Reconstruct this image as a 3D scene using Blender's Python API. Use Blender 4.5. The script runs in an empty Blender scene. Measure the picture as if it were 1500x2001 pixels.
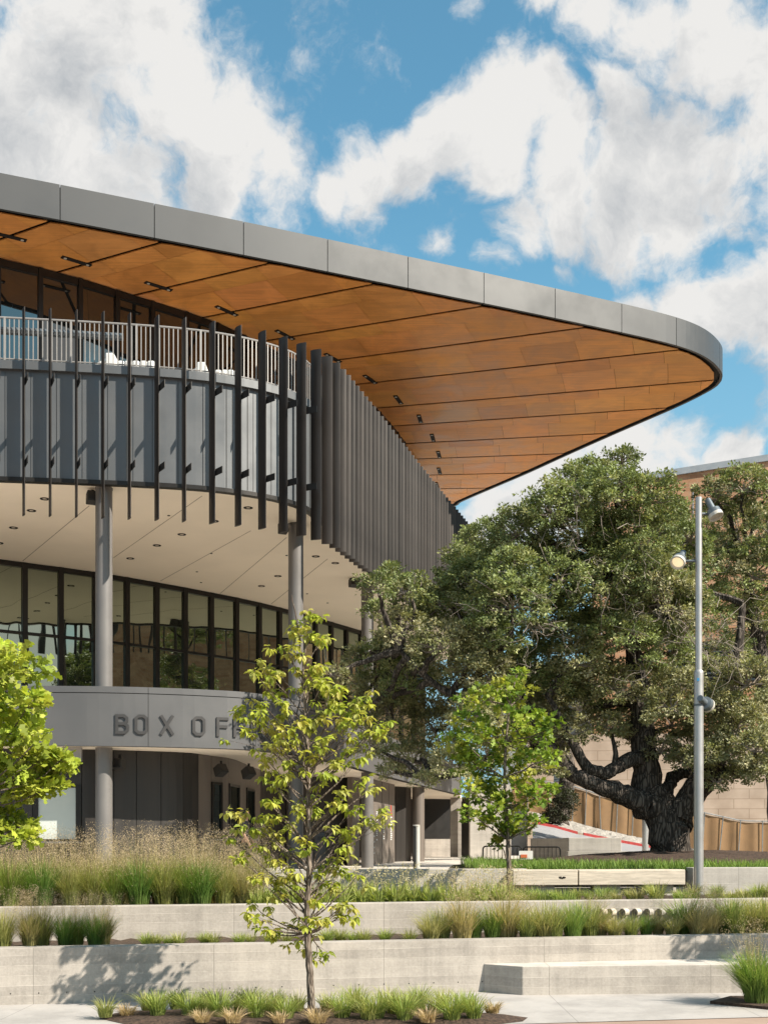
import bpy, math, random
import numpy as np
from mathutils import Vector, Matrix

rng = np.random.default_rng(7)
random.seed(7)
S = bpy.context.scene
COL = S.collection
R = math.radians

# ------------------------------------------------------------------ camera
F, CX, HY, CZ = 2300.0, 750.0, 1640.0, 2.3      # focal in px of the 1500x2001 photograph, horizon row, eye height
cam_d = bpy.data.cameras.new("camera"); cam = bpy.data.objects.new("camera", cam_d); COL.objects.link(cam)
cam.location = (0, 0, CZ); cam.rotation_euler = (R(90), 0, 0)
cam_d.sensor_fit = 'VERTICAL'; cam_d.sensor_height = 36.0; cam_d.lens = F / 2001 * 36.0
cam_d.shift_y = (HY - 1000.5) / 2001; cam_d.clip_end = 3000; cam_d.clip_start = 0.1
S.camera = cam

# ------------------------------------------------------------------ light
SUN_EL = R(39); SUN_H = Vector((0.88, -0.475)).normalized()
to_sun = Vector((SUN_H.x * math.cos(SUN_EL), SUN_H.y * math.cos(SUN_EL), math.sin(SUN_EL)))
sl = bpy.data.lights.new("sun", 'SUN'); sl.energy = 4.8; sl.angle = R(0.5); sl.color = (1.0, 0.91, 0.78)
so = bpy.data.objects.new("sun", sl); COL.objects.link(so); so.rotation_euler = to_sun.to_track_quat('Z', 'Y').to_euler()
so.location = (40, -40, 60)
S.view_settings.view_transform = 'Standard'; S.view_settings.look = 'None'
S.view_settings.exposure = 1.0; S.view_settings.gamma = 1; S.view_settings.use_curve_mapping = False

def N(nt, kind, **kw):
    n = nt.nodes.new(kind)
    for k, v in kw.items():
        if k.startswith('i_'):
            key = k[2:]
            key = int(key) if key.isdigit() else key.replace('_', ' ')
            n.inputs[key].default_value = v
        else:
            setattr(n, k, v)
    return n
def math_n(nt, op, a, b=None, c=None, clamp=False):
    n = nt.nodes.new('ShaderNodeMath'); n.operation = op; n.use_clamp = clamp
    for i, v in enumerate((a, b, c)):
        if v is None: continue
        if isinstance(v, (int, float)): n.inputs[i].default_value = v
        else: nt.links.new(v, n.inputs[i])
    return n.outputs[0]
def sstep(nt, x, lo, hi, a=0.0, b=1.0, kind='SMOOTHSTEP'):
    n = nt.nodes.new('ShaderNodeMapRange'); n.interpolation_type = kind
    nt.links.new(x, n.inputs['Value'])
    n.inputs['From Min'].default_value = lo; n.inputs['From Max'].default_value = hi
    n.inputs['To Min'].default_value = a; n.inputs['To Max'].default_value = b
    return n.outputs['Result']
def mix_c(nt, fac, a, b, blend='MIX'):
    n = nt.nodes.new('ShaderNodeMix'); n.data_type = 'RGBA'; n.blend_type = blend
    for sock, v in ((n.inputs['Factor'], fac), (n.inputs[6], a), (n.inputs[7], b)):
        if isinstance(v, (int, float)): sock.default_value = v
        elif isinstance(v, tuple): sock.default_value = v if len(v) == 4 else v + (1,)
        else: nt.links.new(v, sock)
    return n.outputs[2]

def build_world():
    w = bpy.data.worlds.new("World"); S.world = w; w.use_nodes = True
    nt = w.node_tree; nt.nodes.clear(); L = nt.links.new
    out = nt.nodes.new('ShaderNodeOutputWorld'); bg = nt.nodes.new('ShaderNodeBackground')
    sky = nt.nodes.new('ShaderNodeTexSky'); sky.sky_type = 'NISHITA'; sky.sun_disc = False
    sky.sun_elevation = SUN_EL; sky.sun_rotation = math.atan2(SUN_H.x, SUN_H.y)
    sky.air_density = 1.0; sky.dust_density = 0.4; sky.ozone_density = 1.0
    tc = nt.nodes.new('ShaderNodeTexCoord')
    # domain warp of the direction so that cloud outlines billow
    def noise(scale, detail, vec, rough=0.55, dist=0.0):
        n = N(nt, 'ShaderNodeTexNoise', i_Scale=scale, i_Detail=detail, i_Roughness=rough, i_Distortion=dist)
        L(vec, n.inputs['Vector']); return n
    vec = tc.outputs['Generated']
    warp = noise(7.0, 6, vec)
    ws = nt.nodes.new('ShaderNodeVectorMath'); ws.operation = 'MULTIPLY_ADD'
    sub = nt.nodes.new('ShaderNodeVectorMath'); sub.operation = 'SUBTRACT'
    L(warp.outputs['Color'], sub.inputs[0]); sub.inputs[1].default_value = (.5, .5, .5)
    L(sub.outputs[0], ws.inputs[0]); ws.inputs[1].default_value = (.085, .085, .085); L(vec, ws.inputs[2])
    wvec = ws.outputs[0]
    # cloud banks: tangent of azimuth and of elevation (in 1/2300) with a radius and a weight each
    banks = [(100, 150, 230, 1), (250, 60, 150, 1), (330, 190, 150, 1), (440, 260, 125, 1), (180, 330, 180, 1), (530, 320, 95, 1), (-20, 300, 180, 1), (390, 370, 85, .9), (-220, 200, 260, 1),
             (650, 365, 55, 1), (720, 345, 75, 1), (800, 315, 75, 1), (880, 255, 85, 1), (960, 230, 95, 1), (1040, 215, 75, 1), (960, 315, 65, .9),
             (1100, 290, 85, 1), (1190, 225, 80, 1), (1200, 330, 115, 1), (1300, 300, 120, 1), (1400, 300, 120, 1), (1490, 250, 130, 1), (1100, 400, 85, 1), (1010, 445, 60, .85), (1200, 440, 85, .95), (1320, 400, 95, .95), (1440, 380, 80, .9),
             (1150, 40, 85, .95), (1250, 40, 105, 1), (1350, 50, 115, 1), (1460, 90, 130, 1), (1050, 5, 60, .9), (890, 0, 45, .7),
             (1240, 605, 65, 1), (1330, 590, 75, 1), (1420, 600, 85, 1), (1510, 610, 95, 1), (870, 500, 38, .62), (950, 525, 38, .62), (1080, 520, 32, .6), (1480, 515, 30, .55),
             (1000, 1000, 140, 1), (1110, 950, 140, 1), (1250, 885, 80, 1), (1330, 885, 70, 1), (1410, 890, 50, .9), (940, 1060, 120, 1), (1250, 960, 160, 1), (1460, 895, 40, .8), (1680, 350, 220, 1), (1750, 700, 160, 1)]
    def field(v):
        acc = None
        for x, y, rad, wt in banks:
            c = Vector(((x - 750) / 2300, 1, (1640 - y) / 2300)); k = 1.0 / c.length; c.normalize(); r_ = rad / 2300 * k
            d = nt.nodes.new('ShaderNodeVectorMath'); d.operation = 'DISTANCE'
            L(v, d.inputs[0]); d.inputs[1].default_value = c
            g = sstep(nt, d.outputs['Value'], r_ * .10, r_ * 1.60, wt, 0.0)
            acc = g if acc is None else math_n(nt, 'MAXIMUM', acc, g)
        return acc
    fld = field(wvec)
    # scattered cloud elsewhere in the sky
    sep = nt.nodes.new('ShaderNodeSeparateXYZ'); L(vec, sep.inputs[0])
    behind = sstep(nt, sep.outputs['Y'], .70, .45)
    big = noise(2.3, 3, vec)
    other = math_n(nt, 'MULTIPLY', sstep(nt, big.outputs['Fac'], .46, .62), behind)
    fld = math_n(nt, 'MAXIMUM', fld, math_n(nt, 'MULTIPLY', other, .9))
    nz = noise(12.0, 14, wvec, .60)
    nf = noise(42.0, 10, wvec, .65)
    dens = math_n(nt, 'ADD', math_n(nt, 'SUBTRACT', fld, .355), math_n(nt, 'MULTIPLY', math_n(nt, 'SUBTRACT', nz.outputs['Fac'], .5), 2.3))
    dens = math_n(nt, 'ADD', dens, math_n(nt, 'MULTIPLY', math_n(nt, 'SUBTRACT', nf.outputs['Fac'], .5), 1.0))
    alpha = sstep(nt, dens, -.20, .50)
    up = sstep(nt, sep.outputs['Z'], -.01, .05)
    alpha = math_n(nt, 'MULTIPLY', alpha, up)
    # self-shading: the same fields sampled a little nearer the sun
    off = nt.nodes.new('ShaderNodeVectorMath'); off.operation = 'ADD'; L(wvec, off.inputs[0]); off.inputs[1].default_value = (.016, -.006, .022)
    nz2 = noise(12.0, 8, off.outputs[0], .58)
    lit = math_n(nt, 'SUBTRACT', nz.outputs['Fac'], nz2.outputs['Fac'])
    off2 = nt.nodes.new('ShaderNodeVectorMath'); off2.operation = 'ADD'; L(wvec, off2.inputs[0]); off2.inputs[1].default_value = (.03, -.01, .055)
    litb = math_n(nt, 'SUBTRACT', fld, field(off2.outputs[0]))
    core = sstep(nt, dens, .25, .95)
    shade = math_n(nt, 'ADD', math_n(nt, 'MULTIPLY', lit, 3.4), math_n(nt, 'SUBTRACT', .80, math_n(nt, 'MULTIPLY', core, .62)))
    shade = math_n(nt, 'ADD', shade, math_n(nt, 'MULTIPLY', litb, .75), clamp=True)
    ccol = mix_c(nt, shade, (.245, .258, .272), (.425, .42, .41))
    skc = mix_c(nt, 1.0, sky.outputs['Color'], (SKY_K * .74, SKY_K * 1.20, SKY_K * 1.10), 'MULTIPLY')
    skc = mix_c(nt, sstep(nt, sep.outputs['Z'], .0, .50, .95, 0.0), skc, (.165, .275, .345))
    L(mix_c(nt, alpha, skc, ccol), bg.inputs['Color']); bg.inputs['Strength'].default_value = 1.0
    L(bg.outputs[0], out.inputs['Surface'])
SKY_K = 0.088
build_world()

# ------------------------------------------------------------------ helpers: points, meshes, naming
def at(px, py, Y):                      # a photograph pixel at depth Y, as a point of the place
    return Vector(((px - CX) / F * Y, Y, CZ + (HY - py) / F * Y))
def on_h(px, py, h):                    # ... on the level plane h metres above the eye
    Y = h * F / (HY - py)
    return Vector(((px - CX) / F * Y, Y, CZ + h))

class MB:
    def __init__(s): s.v = []; s.f = []; s.m = []; s.c = []; s.mi = 0; s.col = (1, 1, 1)
    def vert(s, p): s.v.append((p[0], p[1], p[2])); s.c.append(s.col); return len(s.v) - 1
    def face(s, idx): s.f.append(tuple(idx)); s.m.append(s.mi)
    def poly(s, pts): s.face([s.vert(p) for p in pts])
    def box(s, c, size, rz=0.0, rot=None, taper=1.0):
        M = rot if rot is not None else Matrix.Rotation(rz, 3, 'Z')
        i = []
        for z in (-.5, .5):
            k = 1.0 if z < 0 else taper
            for x, y in ((-.5, -.5), (.5, -.5), (.5, .5), (-.5, .5)):
                i.append(s.vert(Vector(c) + M @ Vector((x * size[0] * k, y * size[1] * k, z * size[2]))))
        for q in ((3, 2, 1, 0), (4, 5, 6, 7), (0, 1, 5, 4), (1, 2, 6, 5), (2, 3, 7, 6), (3, 0, 4, 7)):
            s.face([i[k] for k in q])
    def prism(s, pts, z0, z1, cap0=True, cap1=True):         # plan polygon (ccw) pulled from z0 to z1
        a = [s.vert((p[0], p[1], z0)) for p in pts]; b = [s.vert((p[0], p[1], z1)) for p in pts]
        n = len(pts)
        for k in range(n): s.face((a[k], a[(k + 1) % n], b[(k + 1) % n], b[k]))
        if cap0: s.face(a[::-1])
        if cap1: s.face(b)
    def wall(s, pts, z0, z1, th, zf=None):       # solid wall: front face on pts, thickness th away from the outward normal
        n = len(pts); nor = path_normals(pts)
        bk = [(p[0] - q[0] * th, p[1] - q[1] * th) for p, q in zip(pts, nor)]
        f0 = [s.vert((p[0], p[1], z0)) for p in pts]; f1 = [s.vert((p[0], p[1], z1)) for p in pts]
        b0 = [s.vert((p[0], p[1], z0)) for p in bk]; b1 = [s.vert((p[0], p[1], z1)) for p in bk]
        for k in range(n - 1):
            s.face((f0[k], f0[k + 1], f1[k + 1], f1[k])); s.face((b0[k + 1], b0[k], b1[k], b1[k + 1]))
            s.face((f1[k], f1[k + 1], b1[k + 1], b1[k])); s.face((f0[k + 1], f0[k], b0[k], b0[k + 1]))
        s.face((f0[0], f1[0], b1[0], b0[0])); s.face((f0[-1], b0[-1], b1[-1], f1[-1]))
    def tube(s, pts, rad, sides=8, cap=True):
        pts = [Vector(p) for p in pts]; n = len(pts)
        if isinstance(rad, (int, float)): rad = [rad] * n
        rings = []; prev = None
        for k in range(n):
            t = (pts[min(k + 1, n - 1)] - pts[max(k - 1, 0)])
            if t.length < 1e-9: t = Vector((0, 0, 1))
            t.normalize()
            u = prev - t * prev.dot(t) if prev is not None else t.orthogonal()
            if u.length < 1e-6: u = t.orthogonal()
            u.normalize(); prev = u; w = t.cross(u)
            rings.append([s.vert(pts[k] + (u * math.cos(a) + w * math.sin(a)) * rad[k]) for a in [2 * math.pi * j / sides for j in range(sides)]])
        for k in range(n - 1):
            for j in range(sides):
                s.face((rings[k][j], rings[k][(j + 1) % sides], rings[k + 1][(j + 1) % sides], rings[k + 1][j]))
        if cap: s.face(rings[0][::-1]); s.face(rings[-1])
    def cyl(s, c, r, z0, z1, sides=24): s.tube([(c[0], c[1], z0), (c[0], c[1], z1)], r, sides)
    def build(s, name, mats, parent=None, smooth=False, bevel=0.0, colors=False):
        me = bpy.data.meshes.new(name); me.from_pydata(s.v, [], s.f)
        mats = mats if isinstance(mats, (list, tuple)) else [mats]
        for m in mats: me.materials.append(m)
        me.polygons.foreach_set('material_index', s.m)
        if smooth: me.polygons.foreach_set('use_smooth', [True] * len(s.f))
        if colors:
            ca = me.color_attributes.new('Col', 'FLOAT_COLOR', 'POINT')
            ca.data.foreach_set('color', np.c_[np.array(s.c, dtype=np.float32), np.ones(len(s.c), np.float32)].ravel())
        me.validate(); me.update()
        o = bpy.data.objects.new(name, me); COL.objects.link(o)
        if bevel > 0:
            b = o.modifiers.new('bevel', 'BEVEL'); b.width = bevel; b.segments = 2; b.limit_method = 'ANGLE'; b.angle_limit = R(40)
        if smooth and hasattr(me, 'set_sharp_from_angle'): me.set_sharp_from_angle(angle=R(38))
        if parent is not None: hang(o, parent)
        return o
def hang(o, parent):
    o.parent = parent
    o.matrix_parent_inverse = Matrix.Translation(-world_loc(parent)) if parent.type == 'EMPTY' and parent.parent is None and tuple(parent.rotation_euler) == (0, 0, 0) else parent_world(parent).inverted()
def world_loc(o): return Vector(o.location)
def parent_world(o):
    M = Matrix.LocRotScale(o.location, o.rotation_euler, o.scale)
    return (parent_world(o.parent) @ o.matrix_parent_inverse @ M) if o.parent else M
def tag(o, label, cat, group=None, kind=None):
    if label: o['label'] = label
    if cat: o['category'] = cat
    if group: o['group'] = group
    if kind: o['kind'] = kind
    return o
def thing(name, loc, label, cat, group=None):
    o = bpy.data.objects.new(name, None); o.empty_display_size = .3; COL.objects.link(o); o.location = loc
    return tag(o, label, cat, group)
def struct(o): o['kind'] = 'structure'; return o
def dup(o, parent=None):
    c = o.copy(); COL.objects.link(c)
    if parent is not None:
        inv = o.matrix_parent_inverse.copy(); c.parent = parent; c.matrix_parent_inverse = inv
    for ch in list(o.children): dup(ch, c)
    return c
ORD = ['leftmost', 'second', 'third', 'fourth', 'fifth', 'sixth', 'seventh', 'eighth', 'ninth', 'tenth', 'eleventh', 'twelfth', 'thirteenth', 'fourteenth',
       'fifteenth', 'sixteenth', 'seventeenth', 'eighteenth', 'nineteenth', 'twentieth', 'twenty-first', 'twenty-second', 'twenty-third', 'twenty-fourth',
       'twenty-fifth', 'twenty-sixth', 'twenty-seventh', 'twenty-eighth', 'twenty-ninth', 'thirtieth', 'thirty-first', 'thirty-second']
def nth(k): return 'leftmost' if k == 0 else ORD[k] + ' from the left'

def path_normals(pts):
    out = []
    n = len(pts)
    for k in range(n):
        a = pts[max(k - 1, 0)]; b = pts[min(k + 1, n - 1)]
        t = Vector((b[0] - a[0], b[1] - a[1])).normalized(); out.append((t.y, -t.x))
    return out
class Path:                              # smooth plan curve through points
    def __init__(s, pts, step=.15):
        P = [Vector((p[0], p[1])) for p in pts]
        P = [P[0] * 2 - P[1]] + P + [P[-1] * 2 - P[-2]]
        out = []
        for k in range(1, len(P) - 2):
            a, b, c, d = P[k - 1], P[k], P[k + 1], P[k + 2]
            m = max(2, int((c - b).length / step))
            for j in range(m):
                t = j / m
                out.append(.5 * ((2 * b) + (c - a) * t + (2 * a - 5 * b + 4 * c - d) * t * t + (3 * b - a - 3 * c + d) * t ** 3))
        out.append(P[-2]); s.p = out
        s.d = [0.0]
        for k in range(1, len(out)): s.d.append(s.d[-1] + (out[k] - out[k - 1]).length)
        s.len = s.d[-1]
    def at(s, u):
        u = min(max(u, 0), s.len)
        k = int(np.searchsorted(s.d, u)); k = min(max(k, 1), len(s.p) - 1)
        t = (u - s.d[k - 1]) / max(s.d[k] - s.d[k - 1], 1e-9)
        p = s.p[k - 1].lerp(s.p[k], t)
        a = s.p[max(k - 2, 0)]; b = s.p[min(k + 1, len(s.p) - 1)]
        tg = (b - a).normalized()
        return p, tg, Vector((tg.y, -tg.x))
    def at_px(s, px):                    # arc length at which the curve stands in line with column px of the photograph
        best = min(range(len(s.p)), key=lambda k: abs(CX + F * s.p[k].x / s.p[k].y - px)); return s.d[best]
    def sub(s, u0, u1, step=.2, off=0.0):
        m = max(1, int(math.ceil((u1 - u0) / step)))
        r = []
        for j in range(m + 1):
            p, t, n = s.at(u0 + (u1 - u0) * j / m); r.append(p + n * off)
        return r

# ------------------------------------------------------------------ materials
MATS = {}
def new_mat(name):
    m = bpy.data.materials.new(name); m.use_nodes = True; nt = m.node_tree
    b = nt.nodes['Principled BSDF']; MATS[name] = m
    return m, nt, b
def mat(name, col, rough=.6, metal=0.0, var=.12, scale=3.0, bump=0.0, bscale=40.0, stretch=(1, 1, 1), spec=.4, dirt=0.0, obvar=0.0):
    m, nt, b = new_mat(name); L = nt.links.new
    tc = nt.nodes.new('ShaderNodeTexCoord'); mp = nt.nodes.new('ShaderNodeMapping'); mp.inputs['Scale'].default_value = stretch
    L(tc.outputs['Object'], mp.inputs['Vector'])
    n1 = N(nt, 'ShaderNodeTexNoise', i_Scale=scale, i_Detail=8.0, i_Roughness=.6); L(mp.outputs[0], n1.inputs['Vector'])
    f = sstep(nt, n1.outputs['Fac'], .3, .7)
    c0 = tuple(x * (1 - var) for x in col); c1 = tuple(min(1, x * (1 + var)) for x in col)
    c = mix_c(nt, f, c0, c1)
    if dirt:
        n3 = N(nt, 'ShaderNodeTexNoise', i_Scale=scale * .35, i_Detail=10.0, i_Roughness=.7); L(tc.outputs['Object'], n3.inputs['Vector'])
        c = mix_c(nt, sstep(nt, n3.outputs['Fac'], .5, .75, 0, dirt), c, tuple(x * .55 for x in col))
    L(c, b.inputs['Base Color'])
    if obvar:
        oi = nt.nodes.new('ShaderNodeObjectInfo'); vs = nt.nodes.new('ShaderNodeVectorMath'); vs.operation = 'SCALE'; L(c, vs.inputs[0])
        L(sstep(nt, oi.outputs['Random'], 0, 1, 1 - obvar, 1 + obvar), vs.inputs['Scale']); L(vs.outputs[0], b.inputs['Base Color'])
    b.inputs['Roughness'].default_value = rough; b.inputs['Metallic'].default_value = metal; b.inputs['Specular IOR Level'].default_value = spec
    L(sstep(nt, n1.outputs['Fac'], .25, .75, max(.02, rough - .08), min(1, rough + .08)), b.inputs['Roughness'])
    if bump:
        n2 = N(nt, 'ShaderNodeTexNoise', i_Scale=bscale, i_Detail=6.0); L(mp.outputs[0], n2.inputs['Vector'])
        bp = N(nt, 'ShaderNodeBump', i_Strength=bump, i_Distance=.02); L(n2.outputs['Fac'], bp.inputs['Height']); L(bp.outputs[0], b.inputs['Normal'])
    return m
def mat_attr(name, rough=.55, transl=.3, spec=.25, tcol=(1.0, 1.0, .55), k=.68):      # leaves and blades: colour from the mesh
    m, nt, b = new_mat(name); L = nt.links.new
    a = nt.nodes.new('ShaderNodeAttribute'); a.attribute_name = 'Col'
    vm = nt.nodes.new('ShaderNodeVectorMath'); vm.operation = 'SCALE'; vm.inputs['Scale'].default_value = k; L(a.outputs['Color'], vm.inputs[0])
    L(vm.outputs[0], b.inputs['Base Color']); b.inputs['Roughness'].default_value = rough; b.inputs['Specular IOR Level'].default_value = spec
    t = nt.nodes.new('ShaderNodeBsdfTranslucent'); L(mix_c(nt, 1.0, vm.outputs[0], tcol, 'MULTIPLY'), t.inputs['Color'])
    mx = nt.nodes.new('ShaderNodeMixShader'); mx.inputs[0].default_value = transl
    L(b.outputs[0], mx.inputs[1]); L(t.outputs[0], mx.inputs[2]); L(mx.outputs[0], nt.nodes['Material Output'].inputs['Surface'])
    return m
def mat_concrete(name, col, board=.14, strength=1.0):
    m, nt, b = new_mat(name); L = nt.links.new
    tc = nt.nodes.new('ShaderNodeTexCoord'); sep = nt.nodes.new('ShaderNodeSeparateXYZ'); L(tc.outputs['Object'], sep.inputs[0])
    mp = nt.nodes.new('ShaderNodeMapping'); mp.inputs['Scale'].default_value = (.5, .5, 2.6); L(tc.outputs['Object'], mp.inputs['Vector'])
    n1 = N(nt, 'ShaderNodeTexNoise', i_Scale=2.4, i_Detail=10.0, i_Roughness=.65); L(mp.outputs[0], n1.inputs['Vector'])
    n2 = N(nt, 'ShaderNodeTexNoise', i_Scale=1.1, i_Detail=8.0, i_Roughness=.6); L(tc.outputs['Object'], n2.inputs['Vector'])
    n3 = N(nt, 'ShaderNodeTexNoise', i_Scale=28.0, i_Detail=6.0, i_Roughness=.7); L(tc.outputs['Object'], n3.inputs['Vector'])
    mp4 = nt.nodes.new('ShaderNodeMapping'); mp4.inputs['Scale'].default_value = (3.5, 3.5, .25); L(tc.outputs['Object'], mp4.inputs['Vector'])
    n4 = N(nt, 'ShaderNodeTexNoise', i_Scale=1.6, i_Detail=8.0, i_Roughness=.7); L(mp4.outputs[0], n4.inputs['Vector'])
    wob = math_n(nt, 'MULTIPLY', n2.outputs['Fac'], .05)
    fr = math_n(nt, 'FRACT', math_n(nt, 'DIVIDE', math_n(nt, 'ADD', sep.outputs['Z'], wob), board))
    line = math_n(nt, 'MULTIPLY', sstep(nt, math_n(nt, 'ABSOLUTE', math_n(nt, 'SUBTRACT', fr, .5)), .455, .5), sstep(nt, n1.outputs['Fac'], .38, .6))
    row = math_n(nt, 'FLOOR', math_n(nt, 'DIVIDE', math_n(nt, 'ADD', sep.outputs['Z'], wob), board))
    wn = nt.nodes.new('ShaderNodeTexWhiteNoise'); wn.noise_dimensions = '1D'; L(row, wn.inputs['W'])
    v = math_n(nt, 'ADD', math_n(nt, 'MULTIPLY', math_n(nt, 'SUBTRACT', n1.outputs['Fac'], .5), .38 * strength), math_n(nt, 'MULTIPLY', math_n(nt, 'SUBTRACT', n2.outputs['Fac'], .5), .60 * strength))
    v = math_n(nt, 'ADD', v, math_n(nt, 'MULTIPLY', math_n(nt, 'SUBTRACT', n3.outputs['Fac'], .5), .42 * strength))
    v = math_n(nt, 'ADD', v, math_n(nt, 'MULTIPLY', math_n(nt, 'SUBTRACT', n4.outputs['Fac'], .5), .50 * strength))
    v = math_n(nt, 'ADD', v, math_n(nt, 'MULTIPLY', math_n(nt, 'SUBTRACT', wn.outputs[0], .5), .10 * strength))
    v = math_n(nt, 'ADD', v, math_n(nt, 'MULTIPLY', line, .26 * strength))
    jx = math_n(nt, 'FRACT', math_n(nt, 'DIVIDE', sep.outputs['X'], 2.44)); jl = sstep(nt, math_n(nt, 'ABSOLUTE', math_n(nt, 'SUBTRACT', jx, .5)), .4965, .4985)
    v = math_n(nt, 'SUBTRACT', v, math_n(nt, 'MULTIPLY', jl, .30))
    f = sstep(nt, v, -.3, .3)
    L(mix_c(nt, f, tuple(x * .66 for x in col), tuple(min(1, x * 1.22) for x in col)), b.inputs['Base Color'])
    b.inputs['Roughness'].default_value = .85; b.inputs['Specular IOR Level'].default_value = .25
    bp = N(nt, 'ShaderNodeBump', i_Strength=.35, i_Distance=.01)
    L(math_n(nt, 'ADD', math_n(nt, 'MULTIPLY', n3.outputs['Fac'], .5), math_n(nt, 'MULTIPLY', line, .8)), bp.inputs['Height']); L(bp.outputs[0], b.inputs['Normal'])
    return m
def mat_glass(name, tint, fac, wave=.04, wscale=1.1, base=(.012, .014, .014)):
    m, nt, b = new_mat(name); L = nt.links.new
    tc = nt.nodes.new('ShaderNodeTexCoord')
    mp = nt.nodes.new('ShaderNodeMapping'); mp.inputs['Scale'].default_value = (1, 1, .45); L(tc.outputs['Object'], mp.inputs['Vector'])
    n = N(nt, 'ShaderNodeTexNoise', i_Scale=wscale, i_Detail=1.0); L(mp.outputs[0], n.inputs['Vector'])
    bp = N(nt, 'ShaderNodeBump', i_Strength=wave, i_Distance=.25); L(n.outputs['Fac'], bp.inputs['Height'])
    g = nt.nodes.new('ShaderNodeBsdfGlossy'); g.inputs['Roughness'].default_value = .015; g.inputs['Color'].default_value = tint + (1,)
    L(bp.outputs[0], g.inputs['Normal'])
    d = nt.nodes.new('ShaderNodeBsdfDiffuse'); d.inputs['Color'].default_value = base + (1,)
    lw = nt.nodes.new('ShaderNodeLayerWeight'); lw.inputs['Blend'].default_value = .25
    fc = math_n(nt, 'ADD', math_n(nt, 'MULTIPLY', lw.outputs['Fresnel'], .5), fac, clamp=True)
    mx = nt.nodes.new('ShaderNodeMixShader'); L(fc, mx.inputs[0]); L(d.outputs[0], mx.inputs[1]); L(g.outputs[0], mx.inputs[2])
    L(mx.outputs[0], nt.nodes['Material Output'].inputs['Surface'])
    return m
def mat_brick(name, c1, c2, mortar, scale=1.0, bw=.6, rh=.2, ms=.012, vertical=True):
    m, nt, b = new_mat(name); L = nt.links.new
    tc = nt.nodes.new('ShaderNodeTexCoord'); sep = nt.nodes.new('ShaderNodeSeparateXYZ'); L(tc.outputs['Object'], sep.inputs[0])
    cb = nt.nodes.new('ShaderNodeCombineXYZ')
    L(math_n(nt, 'ADD', sep.outputs['X'], sep.outputs['Y']), cb.inputs[0]); L(sep.outputs['Z'], cb.inputs[1])
    br = N(nt, 'ShaderNodeTexBrick', i_Scale=scale); L(cb.outputs[0], br.inputs['Vector'])
    br.inputs['Color1'].default_value = c1 + (1,); br.inputs['Color2'].default_value = c2 + (1,); br.inputs['Mortar'].default_value = mortar + (1,)
    br.inputs['Brick Width'].default_value = bw; br.inputs['Row Height'].default_value = rh; br.inputs['Mortar Size'].default_value = ms
    n = N(nt, 'ShaderNodeTexNoise', i_Scale=.8, i_Detail=6.0); L(tc.outputs['Object'], n.inputs['Vector'])
    c = mix_c(nt, sstep(nt, n.outputs['Fac'], .3, .7), br.outputs['Color'], mix_c(nt, 1.0, br.outputs['Color'], (.78, .76, .74), 'MULTIPLY'))
    L(c, b.inputs['Base Color']); b.inputs['Roughness'].default_value = .9; b.inputs['Specular IOR Level'].default_value = .2
    return m
def mat_bark(name, c0, c1, scale=9.0, bump=1.0):
    m, nt, b = new_mat(name); L = nt.links.new
    tc = nt.nodes.new('ShaderNodeTexCoord'); mp = nt.nodes.new('ShaderNodeMapping'); mp.inputs['Scale'].default_value = (1, 1, .15); L(tc.outputs['Object'], mp.inputs['Vector'])
    w = N(nt, 'ShaderNodeTexNoise', i_Scale=4.0, i_Detail=4.0); L(mp.outputs[0], w.inputs['Vector'])
    v = N(nt, 'ShaderNodeTexVoronoi', i_Scale=scale, feature='DISTANCE_TO_EDGE')
    L(mix_c(nt, .25, mp.outputs[0], w.outputs['Color']), v.inputs['Vector'])
    n = N(nt, 'ShaderNodeTexNoise', i_Scale=30.0, i_Detail=6.0); L(tc.outputs['Object'], n.inputs['Vector'])
    h = math_n(nt, 'ADD', sstep(nt, v.outputs['Distance'], 0, .30), math_n(nt, 'MULTIPLY', n.outputs['Fac'], .4))
    L(mix_c(nt, sstep(nt, h, .2, 1.2), c0, c1), b.inputs['Base Color']); b.inputs['Roughness'].default_value = .95; b.inputs['Specular IOR Level'].default_value = .1
    bp = N(nt, 'ShaderNodeBump', i_Strength=bump, i_Distance=.04); L(h, bp.inputs['Height']); L(bp.outputs[0], b.inputs['Normal'])
    return m
def mat_wood_soffit(name):
    m, nt, b = new_mat(name); L = nt.links.new
    a = nt.nodes.new('ShaderNodeAttribute'); a.attribute_name = 'Col'
    tc = nt.nodes.new('ShaderNodeTexCoord')
    n1 = N(nt, 'ShaderNodeTexNoise', i_Scale=.8, i_Detail=9.0, i_Roughness=.62, i_Distortion=.6); L(tc.outputs['Object'], n1.inputs['Vector'])
    mp = nt.nodes.new('ShaderNodeMapping'); mp.inputs['Rotation'].default_value = (0, 0, R(22)); mp.inputs['Scale'].default_value = (.35, 7, 1); L(tc.outputs['Object'], mp.inputs['Vector'])
    n2 = N(nt, 'ShaderNodeTexNoise', i_Scale=2.0, i_Detail=8.0, i_Roughness=.6); L(mp.outputs[0], n2.inputs['Vector'])
    k = math_n(nt, 'ADD', math_n(nt, 'MULTIPLY', n1.outputs['Fac'], .65), math_n(nt, 'MULTIPLY', n2.outputs['Fac'], .35))
    k = sstep(nt, k, .36, .64, .80, 1.14)
    vm = nt.nodes.new('ShaderNodeVectorMath'); vm.operation = 'SCALE'; L(a.outputs['Color'], vm.inputs[0]); L(k, vm.inputs['Scale'])
    L(vm.outputs[0], b.inputs['Base Color']); L(sstep(nt, n1.outputs['Fac'], .3, .7, .36, .55), b.inputs['Roughness']); b.inputs['Specular IOR Level'].default_value = .35
    return m

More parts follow.
